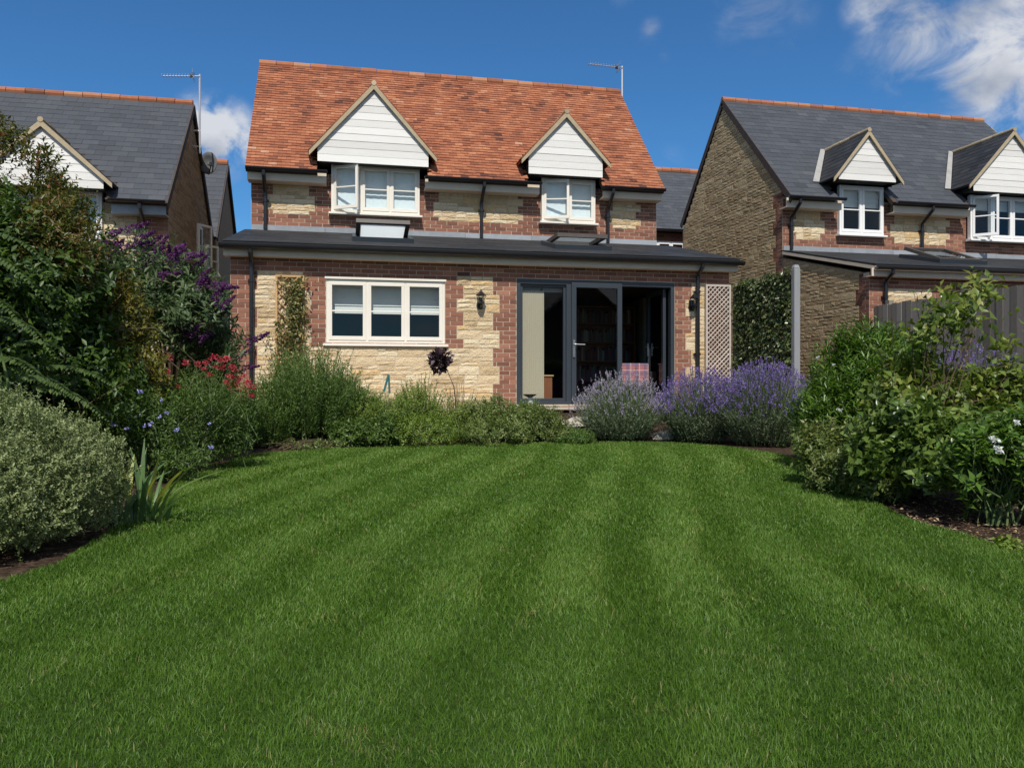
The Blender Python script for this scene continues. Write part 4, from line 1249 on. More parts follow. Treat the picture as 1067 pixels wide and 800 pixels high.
def grass():
    rng = np.random.default_rng(3)
    Ps, Hs, Ws = [], [], []
    for d0, d1, dens, h, wd in ((.9, 2.9, 32000, .024, .0023), (2.9, 4.6, 17000, .025, .0035), (4.6, 7.0, 9000, .027, .0054), (7.0, 12.6, 5000, .028, .008)):
        lw = .86 * d1 + .8; area = (d1 - d0) * 2 * lw; n = int(area * dens)
        dep = rng.uniform(d0, d1, n); lat = rng.uniform(-lw, lw, n)
        k = (np.abs(lat) < .72 * dep + .6); dep, lat = dep[k], lat[k]
        x = CAM[0] + dep * ST + lat * CT; y = CAM[1] + dep * CT - lat * ST
        k = inpoly(x, y, LAWN); x, y = x[k], y[k]
        Ps.append(np.stack([x, y], 1)); Hs.append(h * rng.uniform(.55, 1.25, len(x))); Ws.append(wd * rng.uniform(.7, 1.3, len(x)))
    P = np.concatenate(Ps); Hh = np.concatenate(Hs); Wd = np.concatenate(Ws); n = len(P)
    # mown stripes: blades lean away from or toward the mower, stripe after stripe
    az = R(21.0); sx, sy = math.sin(az), math.cos(az)
    across = P[:, 0] * sy - P[:, 1] * sx; along = P[:, 0] * sx + P[:, 1] * sy
    across = across + .06 * np.sin(along * .9 + 1) + .035 * np.sin(along * 2.3) + .02 * np.sin(along * 5.1 + across * 2) + .012 * (along + 4) ** 2 * .25
    st = np.tanh(1.6 * np.sin(across * 2 * math.pi / .54))
    nz = np.sin(P[:, 0] * 2.3 + 1.3 * np.sin(P[:, 1] * 1.7)) * np.sin(P[:, 1] * 1.9 + 1.1 * np.sin(P[:, 0] * 2.9)) + .6 * np.sin(P[:, 0] * 6.1 + P[:, 1] * 2.2) * np.sin(P[:, 1] * 5.3)
    nz = nz + .9 * np.sin(P[:, 0] * 1.1 + 2 * np.sin(P[:, 1] * .6) + .4) * np.sin(P[:, 1] * .9 + 1.4 * np.sin(P[:, 0] * .8))
    lean = rng.normal(0, .30, (n, 2)) + (st * (.12 + .07 * nz))[:, None] * np.array([sx, sy])
    Hh = Hh * (1 + .14 * nz)
    ang = rng.random(n) * math.pi; s = np.stack([np.cos(ang), np.sin(ang)], 1)
    z0 = ground_z(P[:, 0], P[:, 1])
    b = np.column_stack([P, z0]); S3 = np.column_stack([s, np.zeros(n)])
    mid = b + np.column_stack([lean * Hh[:, None] * .35, Hh * .6]); tip = b + np.column_stack([lean * Hh[:, None] * 1.15, Hh * .98])
    w_ = Wd[:, None] / 2
    V = np.stack([b - S3 * w_, b + S3 * w_, mid + S3 * w_ * .8, mid - S3 * w_ * .8, tip + S3 * w_ * .15, tip - S3 * w_ * .15], 1).reshape(-1, 3)
    q = np.arange(n)[:, None] * 6
    F = np.concatenate([q + np.array([[0, 1, 2, 3]]), q + np.array([[3, 2, 4, 5]])], 0)
    dry = rng.random(n) < .012 + .07 * np.exp(-(((across * 2 / .54) % 2 - 1) / .10) ** 2) * np.clip(nz, 0, 1)
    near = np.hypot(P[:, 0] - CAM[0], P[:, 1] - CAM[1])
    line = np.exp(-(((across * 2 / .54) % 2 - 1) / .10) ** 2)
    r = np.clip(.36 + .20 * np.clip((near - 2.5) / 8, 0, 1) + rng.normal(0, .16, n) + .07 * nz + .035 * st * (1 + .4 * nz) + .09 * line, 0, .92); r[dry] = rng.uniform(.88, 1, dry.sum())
    bare = (np.sin(P[:, 0] * 3.7 + 2 * np.sin(P[:, 1] * 2.9)) * np.sin(P[:, 1] * 3.1 + 1.7 * np.sin(P[:, 0] * 4.3)) > .93) & (rng.random(n) < .16); r[bare] = rng.uniform(.8, 1, bare.sum())
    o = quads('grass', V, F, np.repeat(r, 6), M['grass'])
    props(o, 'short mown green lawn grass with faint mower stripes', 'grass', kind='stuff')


grass()


# ------------------------------------------------------------------ planting helpers
def G3(px, depth, dz=0.):
    x, y = at(px, depth); return (x, y, float(ground_z(x, y)) + dz)


def lobe(px, py, depth, rx, rz, ry=None):
    x, y = at(px, depth); return (x, y, zat(py, depth), rx, ry or rx, rz)


def flower_copies(th, name, proto_V, proto_F, proto_r, m, spots, label=None):
    """one flower mesh, copied to each spot (position, scale, rotation)"""
    first = None
    for (p, s, e) in spots:
        if first is None:
            me = bpy.data.meshes.new(name)
            o = quads(name, np.array(proto_V) + off(th), proto_F, proto_r, m, th); first = o
        else:
            o = first.copy(); COL.objects.link(o); o.parent = th; WL[o.name] = WL[th.name]
        o.location = np.array(p) - off(th); o.scale = (s, s, s); o.rotation_euler = e


def panicle(n, L, rad, ls, seed, taper=1.0):
    rng = np.random.default_rng(seed); t = rng.random(n) ** .8
    a = rng.random(n) * 6.28; rr = rad * (1 - t * taper * .92) * rng.uniform(.6, 1, n)
    P = np.stack([rr * np.cos(a), rr * np.sin(a), t * L], 1); D = P * np.array([1, 1, 0]) / (rad + 1e-6) + np.array([0, 0, .5]) + rng.normal(0, .3, (n, 3))
    V, F = leaves_mesh(P, D, unit(n, rng), ls * rng.uniform(.7, 1.3, n), ls * rng.uniform(.6, 1, n))
    return V, F, np.repeat(np.clip(rng.normal(.5, .22, n), 0, 1), 5)


def head(n, rad, ls, seed, flatn=1.0):
    rng = np.random.default_rng(seed); d = unit(n, rng); P = d * rad * rng.uniform(.05, 1, n)[:, None] * np.array([1, 1, flatn])
    V, F = leaves_mesh(P, d + rng.normal(0, .3, (n, 3)), unit(n, rng), ls * rng.uniform(.7, 1.3, n), ls * rng.uniform(.6, 1, n))
    return V, F, np.repeat(np.clip(rng.normal(.5, .22, n), 0, 1), 5)


# ---- left border
# clipped grey-green mound
c0 = G3(-32, 4.45)
mound = shrub('clipped_shrub', 'rounded grey-green clipped shrub at the left edge of the lawn', 'shrub', c0,
              [(c0[0] - .05, c0[1], .40, .82, .80, .50), (c0[0] - .55, c0[1] - .05, .46, .75, .80, .50), (c0[0] + .40, c0[1] + .12, .33, .38, .42, .36), (c0[0] + .1, c0[1] - .35, .32, .55, .45, .34), (c0[0] - .15, c0[1] - .55, .26, .60, .42, .26)],
              M['leaf_hebe'], 12500, .075, 12, .0205, .0115, .02, 20, shell=.90, gap=-.62, gf=9, up=.5, spread=.6, rsp=.15, seed=21, tipc=.25, twigs=False)
# big dark shrub with russet tips
b0 = G3(15, 6.9)
big = shrub('leafy_tree', 'tall dark shrub with russet leaf tips filling the left edge', 'tree', b0,
            [lobe(-15, 285, 6.9, 1.10, 1.10), lobe(40, 300, 6.6, .72, .85), lobe(-40, 200, 6.9, .55, .6), lobe(62, 335, 6.6, .60, .75), lobe(-60, 330, 6.2, .9, .9), lobe(50, 400, 6.4, .75, .5)],
            M['leaf_dark'], 3200, .28, 11, .085, .036, .05, 26, shell=.45, gap=-.22, gf=3.4, up=.25, rsp=.2, seed=31, tipc=.15)
V, F, r, tw = crown([lobe(-20, 228, 6.75, .90, .84), lobe(18, 246, 6.6, .58, .50), lobe(64, 264, 6.6, .42, .34), lobe(-36, 155, 6.9, .46, .44)], 3300, .17, 11, .055, .02, seed=33, shell=.80, gap=-.1, gf=4, up=.5, rsp=.27, rmean=.42, spread=.6, minz=1.7)
quads('russet_shoots', V, F, r, M['leaf_russet'], big)
# ferny foliage in front of it
th = thing('fern', 'feathery fern fronds hanging in front of the dark shrub at left', 'fern', G3(40, 5.6))


def fronds(th, spots, m, seed, nm='frond', pin=.11):
    rng = np.random.default_rng(seed)
    for (p0, p1, drop) in spots:
        p0, p1 = np.array(p0), np.array(p1); n = 26; t = np.linspace(.08, 1, n)
        P = p0 + (p1 - p0) * t[:, None]; P[:, 2] += drop * np.sin(t * math.pi) 
        ax = (p1 - p0) / np.linalg.norm(p1 - p0); sd = np.cross(ax, (0, 0, 1)); sd /= np.linalg.norm(sd)
        Pa, Da, La = [], [], []
        for s in (-1, 1):
            D = sd * s * .85 + ax * .5 + np.array((0, 0, -.15)); Pa.append(P); Da.append(np.tile(D, (n, 1)) + rng.normal(0, .06, (n, 3))); La.append(pin * (1 - t * .85) * np.minimum(1, t * 6))
        Pa, Da, La = np.concatenate(Pa), np.concatenate(Da), np.concatenate(La)
        V, F = leaves_mesh(Pa, Da, np.tile(np.array((0, -.25, 1.)), (2 * n, 1)) + rng.normal(0, .15, (2 * n, 3)), La + .008, La * .26 + .01, .12)
        quads(nm, V, F, np.repeat(np.clip(rng.normal(.5, .18, 2 * n), 0, 1), 5), m, th)


def P3(px, py, d): x, y = at(px, d); return (x, y, zat(py, d))


fronds(th, [(P3(-40, 262, 5.5), P3(52, 318, 5.4), .12), (P3(-45, 300, 5.4), P3(36, 352, 5.3), .1), (P3(-30, 240, 5.7), P3(60, 285, 5.7), .1), (P3(20, 390, 5.6), P3(82, 418, 5.5), .06),
             (P3(40, 380, 5.9), P3(118, 402, 5.8), .06), (P3(-20, 372, 5.5), P3(50, 400, 5.3), .08), (P3(10, 360, 5.8), P3(75, 372, 5.8), .08), (P3(30, 400, 5.6), P3(110, 436, 5.5), .07), (P3(-10, 330, 5.6), P3(58, 372, 5.5), .1)], M['leaf_fern'], 8, pin=.15)
c = MB(); rng = np.random.default_rng(2)
for q in ((-40, 262), (-45, 300), (-30, 240), (20, 390), (40, 380), (-20, 372)):
    c.tube([th.location[:], tuple(np.array(P3(q[0], q[1], 5.6)))], [.012, .006], 5)
c.build('stalks', M['green_stem'], th)
shrub('laurel', 'dark glossy shrub low down between the fern and the golden shrub', 'shrub', G3(92, 7.9), [lobe(95, 385, 7.9, .55, .55), lobe(70, 420, 7.6, .5, .45), lobe(120, 425, 7.8, .42, .36)], M['leaf_dark'], 900, .22, 9, .09, .04, seed=161, gap=-.4)
# golden shrub
g0 = G3(128, 7.6)
shrub('golden_shrub', 'yellowing shrub between the dark tree and the purple buddleia', 'shrub', g0,
      [lobe(118, 345, 7.5, .42, .55), lobe(138, 392, 7.3, .38, .38), lobe(100, 300, 7.6, .35, .35)], M['leaf_gold'], 900, .2, 9, .065, .028, seed=41, gap=-.15, rsp=.25, rmean=.30)
# buddleia
b1 = G3(180, 8.9)
bud = shrub('buddleia', 'tall buddleia with purple flower cones beside the brown gable wall', 'shrub', b1,
            [lobe(165, 300, 8.9, .68, .62), lobe(200, 335, 8.7, .60, .62), lobe(135, 268, 9.1, .45, .42), lobe(215, 372, 8.5, .42, .38), lobe(120, 340, 8.8, .5, .7)], M['leaf_buddleia'],
            1250, .28, 10, .115, .030, .025, 22, seed=51, gap=-.15, shell=.5, rsp=.2, spread=.7)
V, F, r = panicle(220, .25, .036, .021, 3)
rng = np.random.default_rng(12); sp = []
for (px, py) in ((97, 255), (112, 247), (128, 240), (137, 252), (142, 262), (150, 270), (158, 266), (166, 262), (172, 270), (180, 262), (152, 278), (165, 278), (176, 276), (186, 280), (190, 268), (146, 284), (160, 288), (172, 288), (120, 262), (108, 270),
                 (198, 284), (206, 290), (203, 300), (213, 306), (220, 318), (228, 322), (216, 296), (208, 318), (222, 334), (180, 315), (172, 326), (187, 340), (195, 352), (205, 356), (216, 350), (190, 360), (226, 360), (246, 375), (250, 384), (170, 372), (150, 340), (133, 318), (252, 360), (160, 304)):
    dd = 8.45 + rng.uniform(-.15, .35); sp.append((P3(px, py, dd), rng.uniform(.8, 1.3), (rng.normal(0, .35), R(62) + rng.normal(0, .35), rng.normal(0, .7))))
flower_copies(bud, 'flower_cone', V, F, r, M['flower_purple'], sp)
# red flowers
r0 = G3(215, 8.4)
red = shrub('red_valerian', 'leafy plant with red flower heads in front of the house corner', 'flowering plant', r0,
            [lobe(205, 415, 8.3, .42, .42), lobe(240, 420, 8.4, .38, .38), lobe(165, 412, 8.2, .32, .3)], M['leaf_bush'], 420, .2, 9, .055, .018, .008, 30, seed=61, up=.8, gap=-.4, stem_m=M['green_stem'])
V, F, r = head(60, .040, .020, 4, .7); sp = []
for (px, py) in ((222, 372), (215, 378), (229, 375), (236, 374), (224, 382), (212, 384), (231, 383), (218, 390), (240, 392), (248, 394), (254, 391), (246, 400), (236, 398), (240, 402), (258, 398), (262, 403), (206, 380), (175, 372), (168, 380), (172, 388), (185, 402), (158, 392), (252, 408), (262, 412), (194, 378), (243, 384)):
    dd = 8.2 + rng.uniform(-.15, .2); sp.append((P3(px, py, dd), rng.uniform(.6, 1.1), (rng.normal(0, .4), rng.normal(0, .4), rng.uniform(0, 6))))
flower_copies(red, 'flower_head', V, F, r, M['flower_red'], sp)
# green bush with blue flowers
g1 = G3(180, 7.3)
bl = shrub('cranesbill', 'broad green bush dotted with pale blue flowers at the lawn edge', 'flowering plant', g1,
           [lobe(205, 432, 7.4, .46, .42), lobe(155, 440, 7.0, .42, .40), lobe(120, 425, 6.9, .40, .36), lobe(238, 440, 7.7, .34, .36), lobe(195, 470, 6.9, .36, .22)], M['leaf_bush'], 1300, .22, 10, .055, .013, .008, 30, seed=71, up=.75, gap=-.35, shell=.45, rsp=.22, rmean=.42, stem_m=M['green_stem'])
V, F, r = head(22, .015, .019, 5, .5); sp = []
for (px, py) in ((112, 430), (144, 432), (157, 441), (166, 434), (150, 444), (184, 448), (218, 441), (220, 466), (132, 446), (174, 430), (168, 417), (146, 408), (118, 442)):
    dd = 6.55 + rng.uniform(-.1, .1); sp.append((P3(px, py, dd), rng.uniform(.7, 1.1), (rng.normal(.5, .4), rng.normal(0, .4), rng.uniform(0, 6))))
flower_copies(bl, 'blue_flower', V, F, r, M['flower_blue'], sp)


# ---- sword-leaved plant
def swords(th, base0, specs, m, nm='leaf'):
    for (ang, ln, lean, wd, rr, yel) in specs:
        n = 8; V = []; r_ = []
        dx, dy = math.cos(ang), math.sin(ang); base = np.array(base0) + np.array((random.gauss(0, .07), random.gauss(0, .07), 0))
        for k in range(n + 1):
            t = k / n; h_ = ln * (t - .35 * lean * t * t); o = ln * lean * t ** 1.6
            c_ = np.array(base) + np.array((dx * (o + .05), dy * (o + .05), h_))
            w_ = wd * (1 - t ** 3) * (.6 + .4 * min(1, t * 4)) * .5 + .001
            sx_, sy_ = -dy * w_, dx * w_
            V += [c_ + (sx_, sy_, 0), c_ + (0, 0, -w_ * .5), c_ + (-sx_, -sy_, 0)]; r_ += [min(1, rr + (yel if t > .35 else 0))] * 3
        F = []
        for k in range(n):
            a = k * 3; F += [(a, a + 1, a + 4, a + 3), (a + 1, a + 2, a + 5, a + 4)]
        quads(nm, V, F, r_, m, th)


i0 = G3(144, 5.0)
ir = thing('iris_clump', 'clump of broad sword leaves, some yellow striped, beside the clipped shrub', 'plant', i0)
rng = np.random.default_rng(77); sps = []
for k in range(26):
    sps.append((rng.uniform(-1.4, 2.4), rng.uniform(.36, .6), rng.uniform(.15, 1.15), rng.uniform(.030, .048), rng.uniform(.2, .6), 0 if k % 4 else .45))
swords(ir, i0, sps, M['leaf_iris'])

# ---- rosemary and the border under the window
def upright(name, label, cat, base, R_, Hh, nst, nn, m, nl, nw, seed, lean=.45, group=None, top=None, sm=None):
    """stiff stems rising from a clump, needles all the way up"""
    th = thing(name, label, cat, base, group); rng = np.random.default_rng(seed)
    a = rng.random(nst) * 6.28; q = np.sqrt(rng.random(nst))
    b = np.array(base) + np.stack([np.cos(a) * q * R_ * .55, np.sin(a) * q * R_ * .55, 0 * a], 1)
    tz = Hh * (1 - .42 * q ** 2) * rng.uniform(.72, 1.08, nst)
    tp = np.array(base) + np.stack([np.cos(a) * q * R_ * (1 + rng.normal(0, .08, nst)), np.sin(a) * q * R_, tz], 1)
    tp[:, :2] += rng.normal(0, .04, (nst, 2))
    t = (np.arange(nn) + .5) / nn; t = .12 + .88 * t
    P = b[:, None, :] * (1 - t)[None, :, None] + tp[:, None, :] * t[None, :, None]
    P[:, :, :2] -= ((tp - b)[:, None, :2]) * (t * (1 - t))[None, :, None] * .35
    ax = (tp - b); ax /= np.linalg.norm(ax, axis=1, keepdims=True)
    D = ax[:, None, :] * .75 + rng.normal(0, .45, (nst, nn, 3)); N = rng.normal(0, 1, (nst, nn, 3))
    V, F = leaves_mesh(P.reshape(-1, 3), D.reshape(-1, 3), N.reshape(-1, 3), (nl * rng.uniform(.7, 1.2, (nst, nn))).ravel(), nw, .1)
    rr = np.clip(.45 + rng.normal(0, .13, nst)[:, None] + rng.normal(0, .1, (nst, nn)) + .12 * (t - .5)[None, :], 0, 1)
    quads('foliage', V, F, np.repeat(rr.ravel(), 5), m, th)
    mb = MB()
    for k in range(0, nst, max(1, nst // 70)): mb.tube([b[k], (b[k] + tp[k]) / 2 - np.append((tp[k] - b[k])[:2] * .09, 0), tp[k]], [.006, .004, .002], 4, .5, False)
    mb.build('stems', sm or M['stem'], th)
    return th, tp, ax, rng


upright('rosemary', 'big upright rosemary bush below the wall trellis', 'shrub', G3(322, 10.4), .74, 1.22, 900, 40, M['leaf_rosemary'], .046, .011, 81, sm=M['green_stem'])
upright('rosemary', 'lower rosemary bush left of the tallest one, by the house corner', 'shrub', G3(280, 10.1), .56, .80, 520, 32, M['leaf_rosemary'], .046, .011, 82, sm=M['green_stem'])
s0 = G3(385, 10.7)
shrub('low_shrub', 'lime green feathery low shrub beneath the window', 'shrub', s0, [lobe(378, 428, 10.7, .42, .38), lobe(408, 434, 10.5, .40, .32)], M['leaf_lime'], 1000, .16, 11, .042, .011, .008, 14, seed=91, up=.6, gap=-.5, stem_m=M['green_stem'])
shrub('low_shrub', 'rich green leafy low shrub bulging over the lawn below the window', 'shrub', G3(380, 10.2), [lobe(368, 452, 10.1, .34, .24), lobe(398, 450, 10.1, .36, .26)], M['leaf_bush'], 620, .14, 9, .05, .026, .008, 12, seed=92, gap=-.5, stem_m=M['green_stem'])
shrub('low_shrub', 'fine green bushy perennial under the right end of the window', 'shrub', G3(450, 10.8), [lobe(432, 426, 10.8, .40, .36), lobe(470, 434, 10.8, .40, .32), lobe(445, 448, 10.3, .55, .24)], M['leaf_lime'], 1500, .15, 10, .04, .014, .008, 16, seed=93, up=.6, gap=-.45, stem_m=M['green_stem'])
shrub('low_shrub', 'mixed olive green low shrub in front of the brick pier by the doors', 'shrub', G3(515, 10.9), [lobe(500, 434, 10.9, .40, .32), lobe(540, 438, 10.8, .40, .30), lobe(516, 450, 10.35, .55, .22)], M['leaf_mixed'], 1300, .15, 9, .045, .02, .008, 14, seed=94, gap=-.4, stem_m=M['green_stem'])
shrub('low_shrub', 'small loose shrub in front of the beige door panel', 'shrub', G3(570, 11.0), [lobe(566, 440, 10.8, .34, .26), lobe(584, 450, 10.6, .22, .16), lobe(560, 428, 11.1, .16, .12)], M['leaf_mixed'], 700, .15, 8, .042, .02, .008, 12, seed=95, gap=-.3, stem_m=M['green_stem'])
shrub('low_shrub', 'bright green tuft at the lawn edge in front of the pale rocks', 'shrub', G3(598, 10.6), [lobe(600, 455, 10.5, .28, .13)], M['leaf_oleander'], 300, .1, 9, .04, .01, .006, 8, seed=96, up=.7, gap=-.6, stem_m=M['green_stem'])
shrub('low_shrub', 'dry speckled low plant between the rosemary and the lawn', 'shrub', G3(300, 9.6), [lobe(290, 462, 9.6, .28, .1), lobe(325, 464, 9.7, .26, .09), lobe(350, 464, 9.8, .16, .1)], M['leaf_variegated'], 220, .12, 8, .035, .018, .006, 10, seed=97, gap=-.4)
upright('tan_grass', 'wispy tan flower stalks in front of the brick beside the doors', 'plant', G3(478, 11.3), .34, .62, 60, 9, M['leaf_mixed'], .04, .007, 98, sm=M['dead'])
upright('tall_perennial', 'loose upright perennial rising above the low shrubs by the seed head', 'plant', G3(440, 11.2), .42, .72, 90, 18, M['leaf_lime'], .05, .012, 99, sm=M['green_stem'])
shrub('low_shrub', 'loose leafy shrub rising just right of the rosemary', 'shrub', G3(362, 10.9), [lobe(356, 412, 10.9, .34, .34), lobe(384, 420, 11.0, .28, .26)], M['leaf_bush'], 520, .18, 10, .05, .014, .007, 16, seed=151, up=.7, gap=-.25, stem_m=M['green_stem'])
shrub('low_shrub', 'ragged pale-leaved shrub below the brick pier left of the doors', 'shrub', G3(525, 11.3), [lobe(520, 424, 11.3, .30, .22), lobe(545, 426, 11.3, .26, .2)], M['leaf_variegated'], 320, .16, 9, .05, .018, .007, 14, seed=152, up=.6, gap=-.1, stem_m=M['green_stem'])
# climber on the narrow lattice
cl = thing('climbing_plant', 'straggly climber with tan and green leaves on the narrow wall lattice', 'climbing plant', (.9, -.1, .45))
rng = np.random.default_rng(15); n = 1500
z = .9 + 1.68 * rng.random(n); wx = .20 + .06 * np.sin(z * 5)
P = np.stack([.95 + rng.normal(0, 1, n) * wx * .55 + .1 * (z > 1.9) - .05, -.10 - np.abs(rng.normal(0, .05, n)), z], 1)
V, F = leaves_mesh(P, rng.normal(0, 1, (n, 3)) + np.array([0, -.4, -.2]), rng.normal(0, .5, (n, 3)) + np.array([0, -.8, .5]), rng.uniform(.04, .08, n), rng.uniform(.022, .04, n))
quads('foliage', V, F, np.repeat(np.clip(rng.normal(.55, .28, n), 0, 1), 5), M['leaf_climber'], cl)
c = MB()
for k in range(8):
    x = .95 + U(-.15, .15); c.tube([(.92 + U(-.05, .05), -.09, .45), (x, -.085, 1.2), (x + U(-.12, .12), -.085, 1.9), (x + U(-.15, .15), -.085, 2.5)], [.008, .006, .005, .003], 5)
c.build('stems', M['stem'], cl)
# dark seed head on a bent stem
al = thing('seed_head', 'dark shaggy seed head on a bent stem below the window corner', 'seed head', G3(474, 11.2))
hx = P3(459, 376, 11.2)
V, F, r = head(260, .14, .075, 9, 1.15); V = V + np.array(hx); quads('flower_head', V, F, r, M['seed_dark'], al)
c = MB(); c.tube([al.location[:], P3(475, 420, 11.2), P3(473, 403, 11.2), P3(466, 386, 11.2), hx], [.009, .008, .007, .006, .005], 6); c.build('stem', M['seed_dark'], al)
# garden tool, bird bath, rocks
tl = thing('garden_tool', 'teal folding tool handle standing against the stone below the window', 'garden tool', (2.4, -.3, .5))
c = MB(); c.bar(P3(400, 408, 12.6), P3(405, 390, 12.6), .035, .03); c.bar(P3(406, 410, 12.6), P3(405, 391, 12.6), .02, .03); c.bar((P3(403, 409, 12.6)[0], P3(403, 409, 12.6)[1], .45), P3(403, 406, 12.6), .03, .03)
c.build('handle', M['teal'], tl)
bb = thing('bird_bath', 'small black dish on a white stand in front of the beige door panel', 'bird bath', G3(553, 12.0))
q = P3(552, 412, 12.0)
c = MB(); c.tube([(q[0], q[1], q[2] - .03), (q[0], q[1], q[2] + .005), (q[0], q[1], q[2] + .02)], [.03, .10, .105], 16); c.build('dish', M['black'], bb, smooth=False)
c = MB(); c.tube([(q[0] + .01, q[1], bb.location[2]), (q[0] + .01, q[1], q[2] - .028)], [.05, .035], 10); c.build('stand', M['white'], bb)


def rock(px, py, dep, s, lab, seed):
    rng = np.random.default_rng(seed); p = P3(px, py, dep); g = float(ground_z(p[0], p[1]))
    vs, fs = [], []; nr, nsg = 5, 9
    for j in range(nr + 1):
        t = math.pi * j / nr
        for k in range(nsg):
            a = 6.283 * k / nsg; rr = 1 + rng.normal(0, .13)
            vs.append((p[0] + s * 1.3 * math.sin(t) * math.cos(a) * rr, p[1] + s * math.sin(t) * math.sin(a) * rr, p[2] + s * .75 * math.cos(t) * rr))
    for j in range(nr):
        for k in range(nsg): fs.append((j * nsg + k, j * nsg + (k + 1) % nsg, (j + 1) * nsg + (k + 1) % nsg, (j + 1) * nsg + k))
    c = MB(); c.add(vs, fs); o = c.build('rock', M['rock']); props(o, lab, 'rock', 'pale rocks beside the lavender')
    return o


rock(602, 441, 11.3, .13, 'larger flat pale rock beside the faded lavender', 1)
rock(588, 443, 11.2, .09, 'small pale rock half hidden in leaves in front of the glazed doors', 2)
rock(690, 455, 11.2, .12, 'low pale rock in the gap between faded and purple lavender', 3)


# ---- lavender
def lavender(label, base, R_, Hh, n, fm, seed, spike=.06, lm=None):
    th, tp, ax, rng = upright('lavender', label, 'lavender', base, R_ * .98, Hh * .66, 700, 24, lm or M['leaf_lavender'], .05, .009, seed, group='lavender bushes', sm=M['green_stem'])
    a = rng.random(n) * 6.28; q = np.sqrt(rng.random(n))
    b = np.array(base) + np.stack([np.cos(a) * q * R_ * .5, np.sin(a) * q * R_ * .5, 0 * a + .08], 1)
    t = np.array(base) + np.stack([np.cos(a) * q * R_ * 1.1, np.sin(a) * q * R_ * 1.1, Hh * (1 - .5 * q ** 2.2) * rng.uniform(.75, 1.06, n)], 1) + rng.normal(0, .03, (n, 3))
    d = t - b; d[:, 2] += .25; d /= np.linalg.norm(d, axis=1, keepdims=True)
    # stalks as slim blades
    s = np.cross(d, rng.normal(0, 1, (n, 3))); s /= np.linalg.norm(s, axis=1, keepdims=True); w_ = .0022
    m_ = (b + t) / 2 - (t - b) * np.array([.12, .12, 0]); tt = t
    V = np.stack([b - s * w_, b + s * w_, m_ + s * w_, m_ - s * w_, tt + s * w_, tt - s * w_], 1).reshape(-1, 3)
    k = np.arange(n)[:, None] * 6; F = np.concatenate([k + np.array([[0, 1, 2, 3]]), k + np.array([[3, 2, 4, 5]])], 0)
    o = quads('flower_stalks', V, F, np.repeat(rng.random(n), 6), M['green_stem'], th); o['kind'] = 'stuff'
    nb = 9; f = (np.arange(nb) + .3) / nb; Ls = spike * rng.uniform(.6, 1.4, n)
    P = t[:, None, :] + d[:, None, :] * (Ls[:, None] * f[None, :])[:, :, None]
    D = d[:, None, :] * .8 + rng.normal(0, .55, (n, nb, 3))
    V, F = leaves_mesh(P.reshape(-1, 3), D.reshape(-1, 3), rng.normal(0, 1, (n * nb, 3)), .019, .013, .2)
    r = np.clip(rng.normal(.5, .2, n)[:, None] + rng.normal(0, .12, (n, nb)), 0, 1)
    o = quads('flower_spikes', V, F, np.repeat(r.ravel(), 5), fm, th); o['kind'] = 'stuff'
    return th


lavender('faded grey lavender bush in front of the glazed doors', G3(646, 11.0), .60, .88, 800, M['flower_faded'], 101)
lavender('mauve lavender bush in front of the right-hand downpipe', G3(730, 10.9), .58, .92, 1150, M['flower_lavender'], 102)
lavender('deep purple lavender bush in front of the ivy screen', G3(795, 10.5), .66, 1.02, 1500, M['flower_lavender'], 103)
lavender('lavender bush against the grey fence behind the loose shrub', G3(1010, 9.0), .75, 1.2, 700, M['flower_lavender'], 104)

# ---- right border
o0 = G3(885, 8.0)
ol = shrub('white_flowered_shrub', 'bright green narrow-leaved shrub with a few white flowers by the ivy screen', 'shrub', o0,
           [lobe(885, 400, 8.0, .50, .48), lobe(905, 370, 8.1, .42, .40), lobe(865, 432, 7.8, .38, .42), lobe(912, 425, 7.6, .45, .55), lobe(880, 470, 7.5, .45, .35), lobe(935, 385, 7.8, .42, .42)], M['leaf_oleander'], 2400, .26, 13, .095, .021, .012, 26, seed=111, up=.95, gap=-.35, spread=.62, shell=.5, stem_m=M['green_stem'])
V, F, r = head(20, .009, .012, 6, .6); sp = []
rng = np.random.default_rng(61)
for k in range(16):
    sp.append((P3(rng.uniform(850, 950), rng.uniform(370, 490), 7.35 + rng.uniform(-.1, .1)), rng.uniform(.6, 1.1), (rng.normal(0, .6), rng.normal(0, .6), 0)))
flower_copies(ol, 'white_flower', V, F, r, M['flower_white'], sp)
shrub('spreading_shrub', 'low leafy shrub spilling onto the lawn beneath the white-flowered one', 'shrub', G3(872, 6.9),
      [lobe(862, 464, 6.8, .32, .25), lobe(878, 490, 6.35, .32, .20), lobe(905, 470, 6.6, .34, .30), lobe(915, 500, 6.0, .26, .16)], M['leaf_mixed'], 1500, .16, 10, .052, .022, .01, 18, seed=121, up=.5, gap=-.7, rsp=.25, shell=.5, stem_m=M['green_stem'])
d0 = G3(960, 6.2)
dg = shrub('dogwood', 'tall loose shrub with yellow-green leaves in front of the grey fence', 'shrub', d0,
           [lobe(935, 408, 6.2, .36, .30), lobe(985, 405, 6.2, .46, .28), lobe(1040, 402, 6.3, .40, .26), lobe(1000, 440, 6.1, .52, .28), lobe(925, 372, 6.3, .16, .16), lobe(960, 372, 6.3, .22, .14)], M['leaf_dogwood'],
           800, .28, 9, .082, .046, .008, 22, seed=131, gap=-.15, gf=4.2, shell=.35, spread=.72, up=.45, rsp=.24, rmean=.45)
